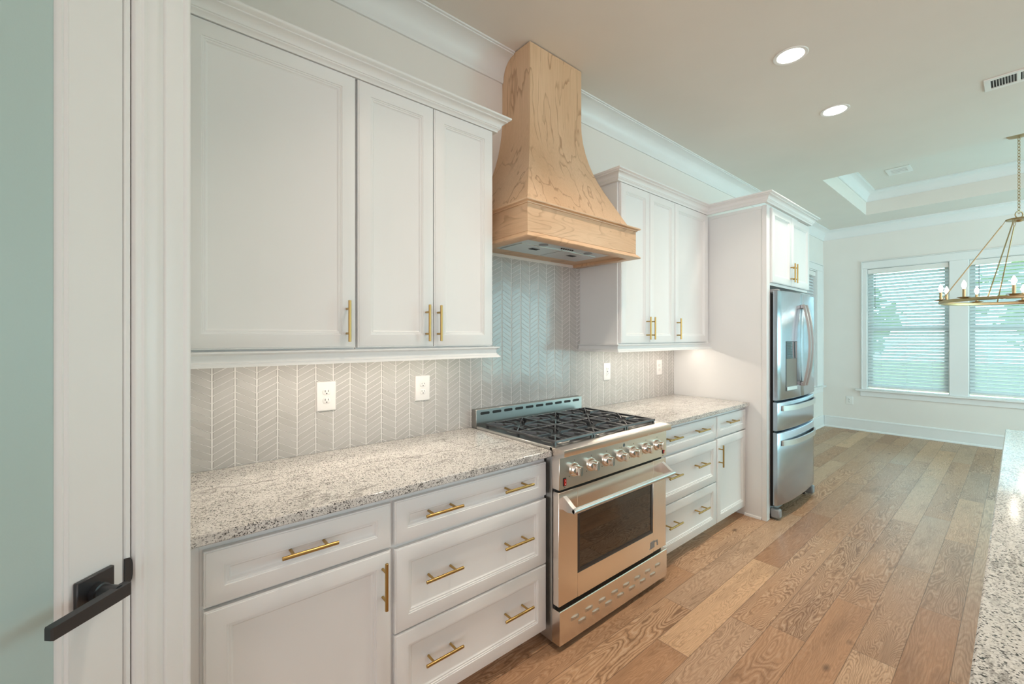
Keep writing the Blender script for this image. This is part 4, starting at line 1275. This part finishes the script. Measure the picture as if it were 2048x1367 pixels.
# ------------------------------------------------------------------ chandelier
CX, CY = 6.5, -2.045
T = thing('chandelier', (CX, CY, 1.8), 'round brass ring chandelier with lit candle bulbs before the windows', 'chandelier')
mb = MB(); mb.lathe([(.080, 0), (.082, -.006), (.074, -.016), (.030, -.026), (.010, -.030)], (CX, CY, TZ), 'z', 32); mb.obj('ceiling_canopy', AGED, T)
mb = MB()
z_ = TZ - .028; k = 0
while z_ > 2.675:
    pts = []
    for q in range(16):
        a = 2 * PI * q / 16; u = .0095 * math.cos(a); w = .019 * math.sin(a)
        if k % 2 == 0: pts.append((CX + u * .7, CY + u * .7, z_ - .019 + w))
        else: pts.append((CX + u * .7, CY - u * .7, z_ - .019 + w))
    mb.path(pts, .0026, 6, closed=True); z_ -= .031; k += 1
mb.obj('chain', AGED, T)
mb = MB(); mb.path([(CX + .7 * .034 * math.cos(2 * PI * q / 24), CY - .7 * .034 * math.cos(2 * PI * q / 24), 2.635 + .034 * math.sin(2 * PI * q / 24)) for q in range(24)], .0045, 8, closed=True)
mb.obj('hanging_loop', AGED, T)
mb = MB(); mb.lathe([(.010, .018), (.020, .010), (.088, .004), (.092, -.004), (.086, -.010), (.030, -.014), (.022, -.026), (.010, -.030)], (CX, CY, 2.592), 'z', 32); mb.obj('hub', AGED, T)
RR = .550
for k in range(5):
    a = math.radians(16 + 72 * k); ca, sa = math.cos(a), math.sin(a)
    mb = MB()
    lp = []
    for q in range(14):
        t = 2 * PI * q / 14; du = .007 * math.cos(t); dv = .020 * math.sin(t)
        rad = .088 + .012 + dv * .45; lp.append((CX + ca * rad - sa * du, CY + sa * rad + ca * du, 2.565 - dv * .9))
    mb.path(lp, .0025, 6, closed=True)
    p0 = (CX + ca * .110, CY + sa * .110, 2.548); p1 = (CX + ca * (RR - .004), CY + sa * (RR - .004), 1.815)
    mb.rod(p0, p1, .0052, .001, 8)
    mb.obj('suspension_rod', AGED, T)
mb = MB()
rings = []
for q in range(72):
    a = 2 * PI * q / 72; ca, sa = math.cos(a), math.sin(a)
    rings.append([(CX + ca * r_, CY + sa * r_, 1.80 + h_) for r_, h_ in ((RR - .008, -.016), (RR + .008, -.016), (RR + .010, -.012), (RR + .010, .012), (RR + .008, .016), (RR - .008, .016), (RR - .010, .012), (RR - .010, -.012))])
rings.append(rings[0]); mb.loft(rings, 0, True, False, False, False); mb.obj('ring', AGED, T)
for k in range(10):
    a = math.radians(-3 + 36 * k); ca, sa = math.cos(a), math.sin(a); x_, y_ = CX + ca * RR, CY + sa * RR
    mb = MB(); mb.lathe([(.008, -.004), (.020, 0), (.050, .010), (.052, .012), (.020, .006), (.0125, .008), (.0125, .092), (.0105, .094)], (x_, y_, 1.814), 'z', 20)
    cs = mb.obj('candle_cup', AGED, T)
    mb = MB(); mb.lathe([(.006, .090), (.010, .100), (.0165, .118), (.0180, .130), (.0150, .146), (.0080, .164), (.0025, .176)], (x_, y_, 1.814), 'z', 16); mb.obj('candle_bulb', BULB, cs)

# ------------------------------------------------------------------ outdoors, seen between the slats
mb = MB(); mb.box(XW + .16, 45, -30, 20, -.55, -.45); tag(mb.obj('lawn', GRASS), 'green lawn outside the windows', 'lawn', None, 'structure')


def tree(x, y, h, r, seed, label):
    rnd = random.Random(seed)
    T = thing('garden_tree', (x, y, -.45), label, 'tree', 'trees outside the windows')
    mb = MB(); mb.tube((x, y, -.45), (x, y, h * .6), .12, .07, 10); mb.obj('trunk', BARK, T)
    mb = MB()
    for _ in range(260):
        a = rnd.uniform(0, 2 * PI); e = rnd.uniform(-1, 1); q = r * rnd.uniform(.55, 1.0)
        cx = x + q * math.cos(a) * math.sqrt(1 - e * e); cy = y + q * math.sin(a) * math.sqrt(1 - e * e); cz = h * .72 + q * e * .9
        s_ = rnd.uniform(.18, .34); d = [Vector((rnd.uniform(-1, 1), rnd.uniform(-1, 1), rnd.uniform(-1, 1))).normalized() * s_ for _ in range(4)]
        c0 = Vector((cx, cy, cz)); mb.add([tuple(c0 + v) for v in d], [(0, 1, 2), (0, 1, 3), (1, 2, 3), (0, 2, 3)])
    mb.obj('crown', LEAF, T)


tree(17.0, 1.6, 2.6, 1.3, 1, 'leafy tree outside the far window nearest the corner')
tree(19.5, -3.2, 3.6, 2.0, 2, 'leafy tree outside the middle far window')
tree(16.0, -7.2, 3.2, 1.7, 3, 'leafy tree outside beyond the third far window')
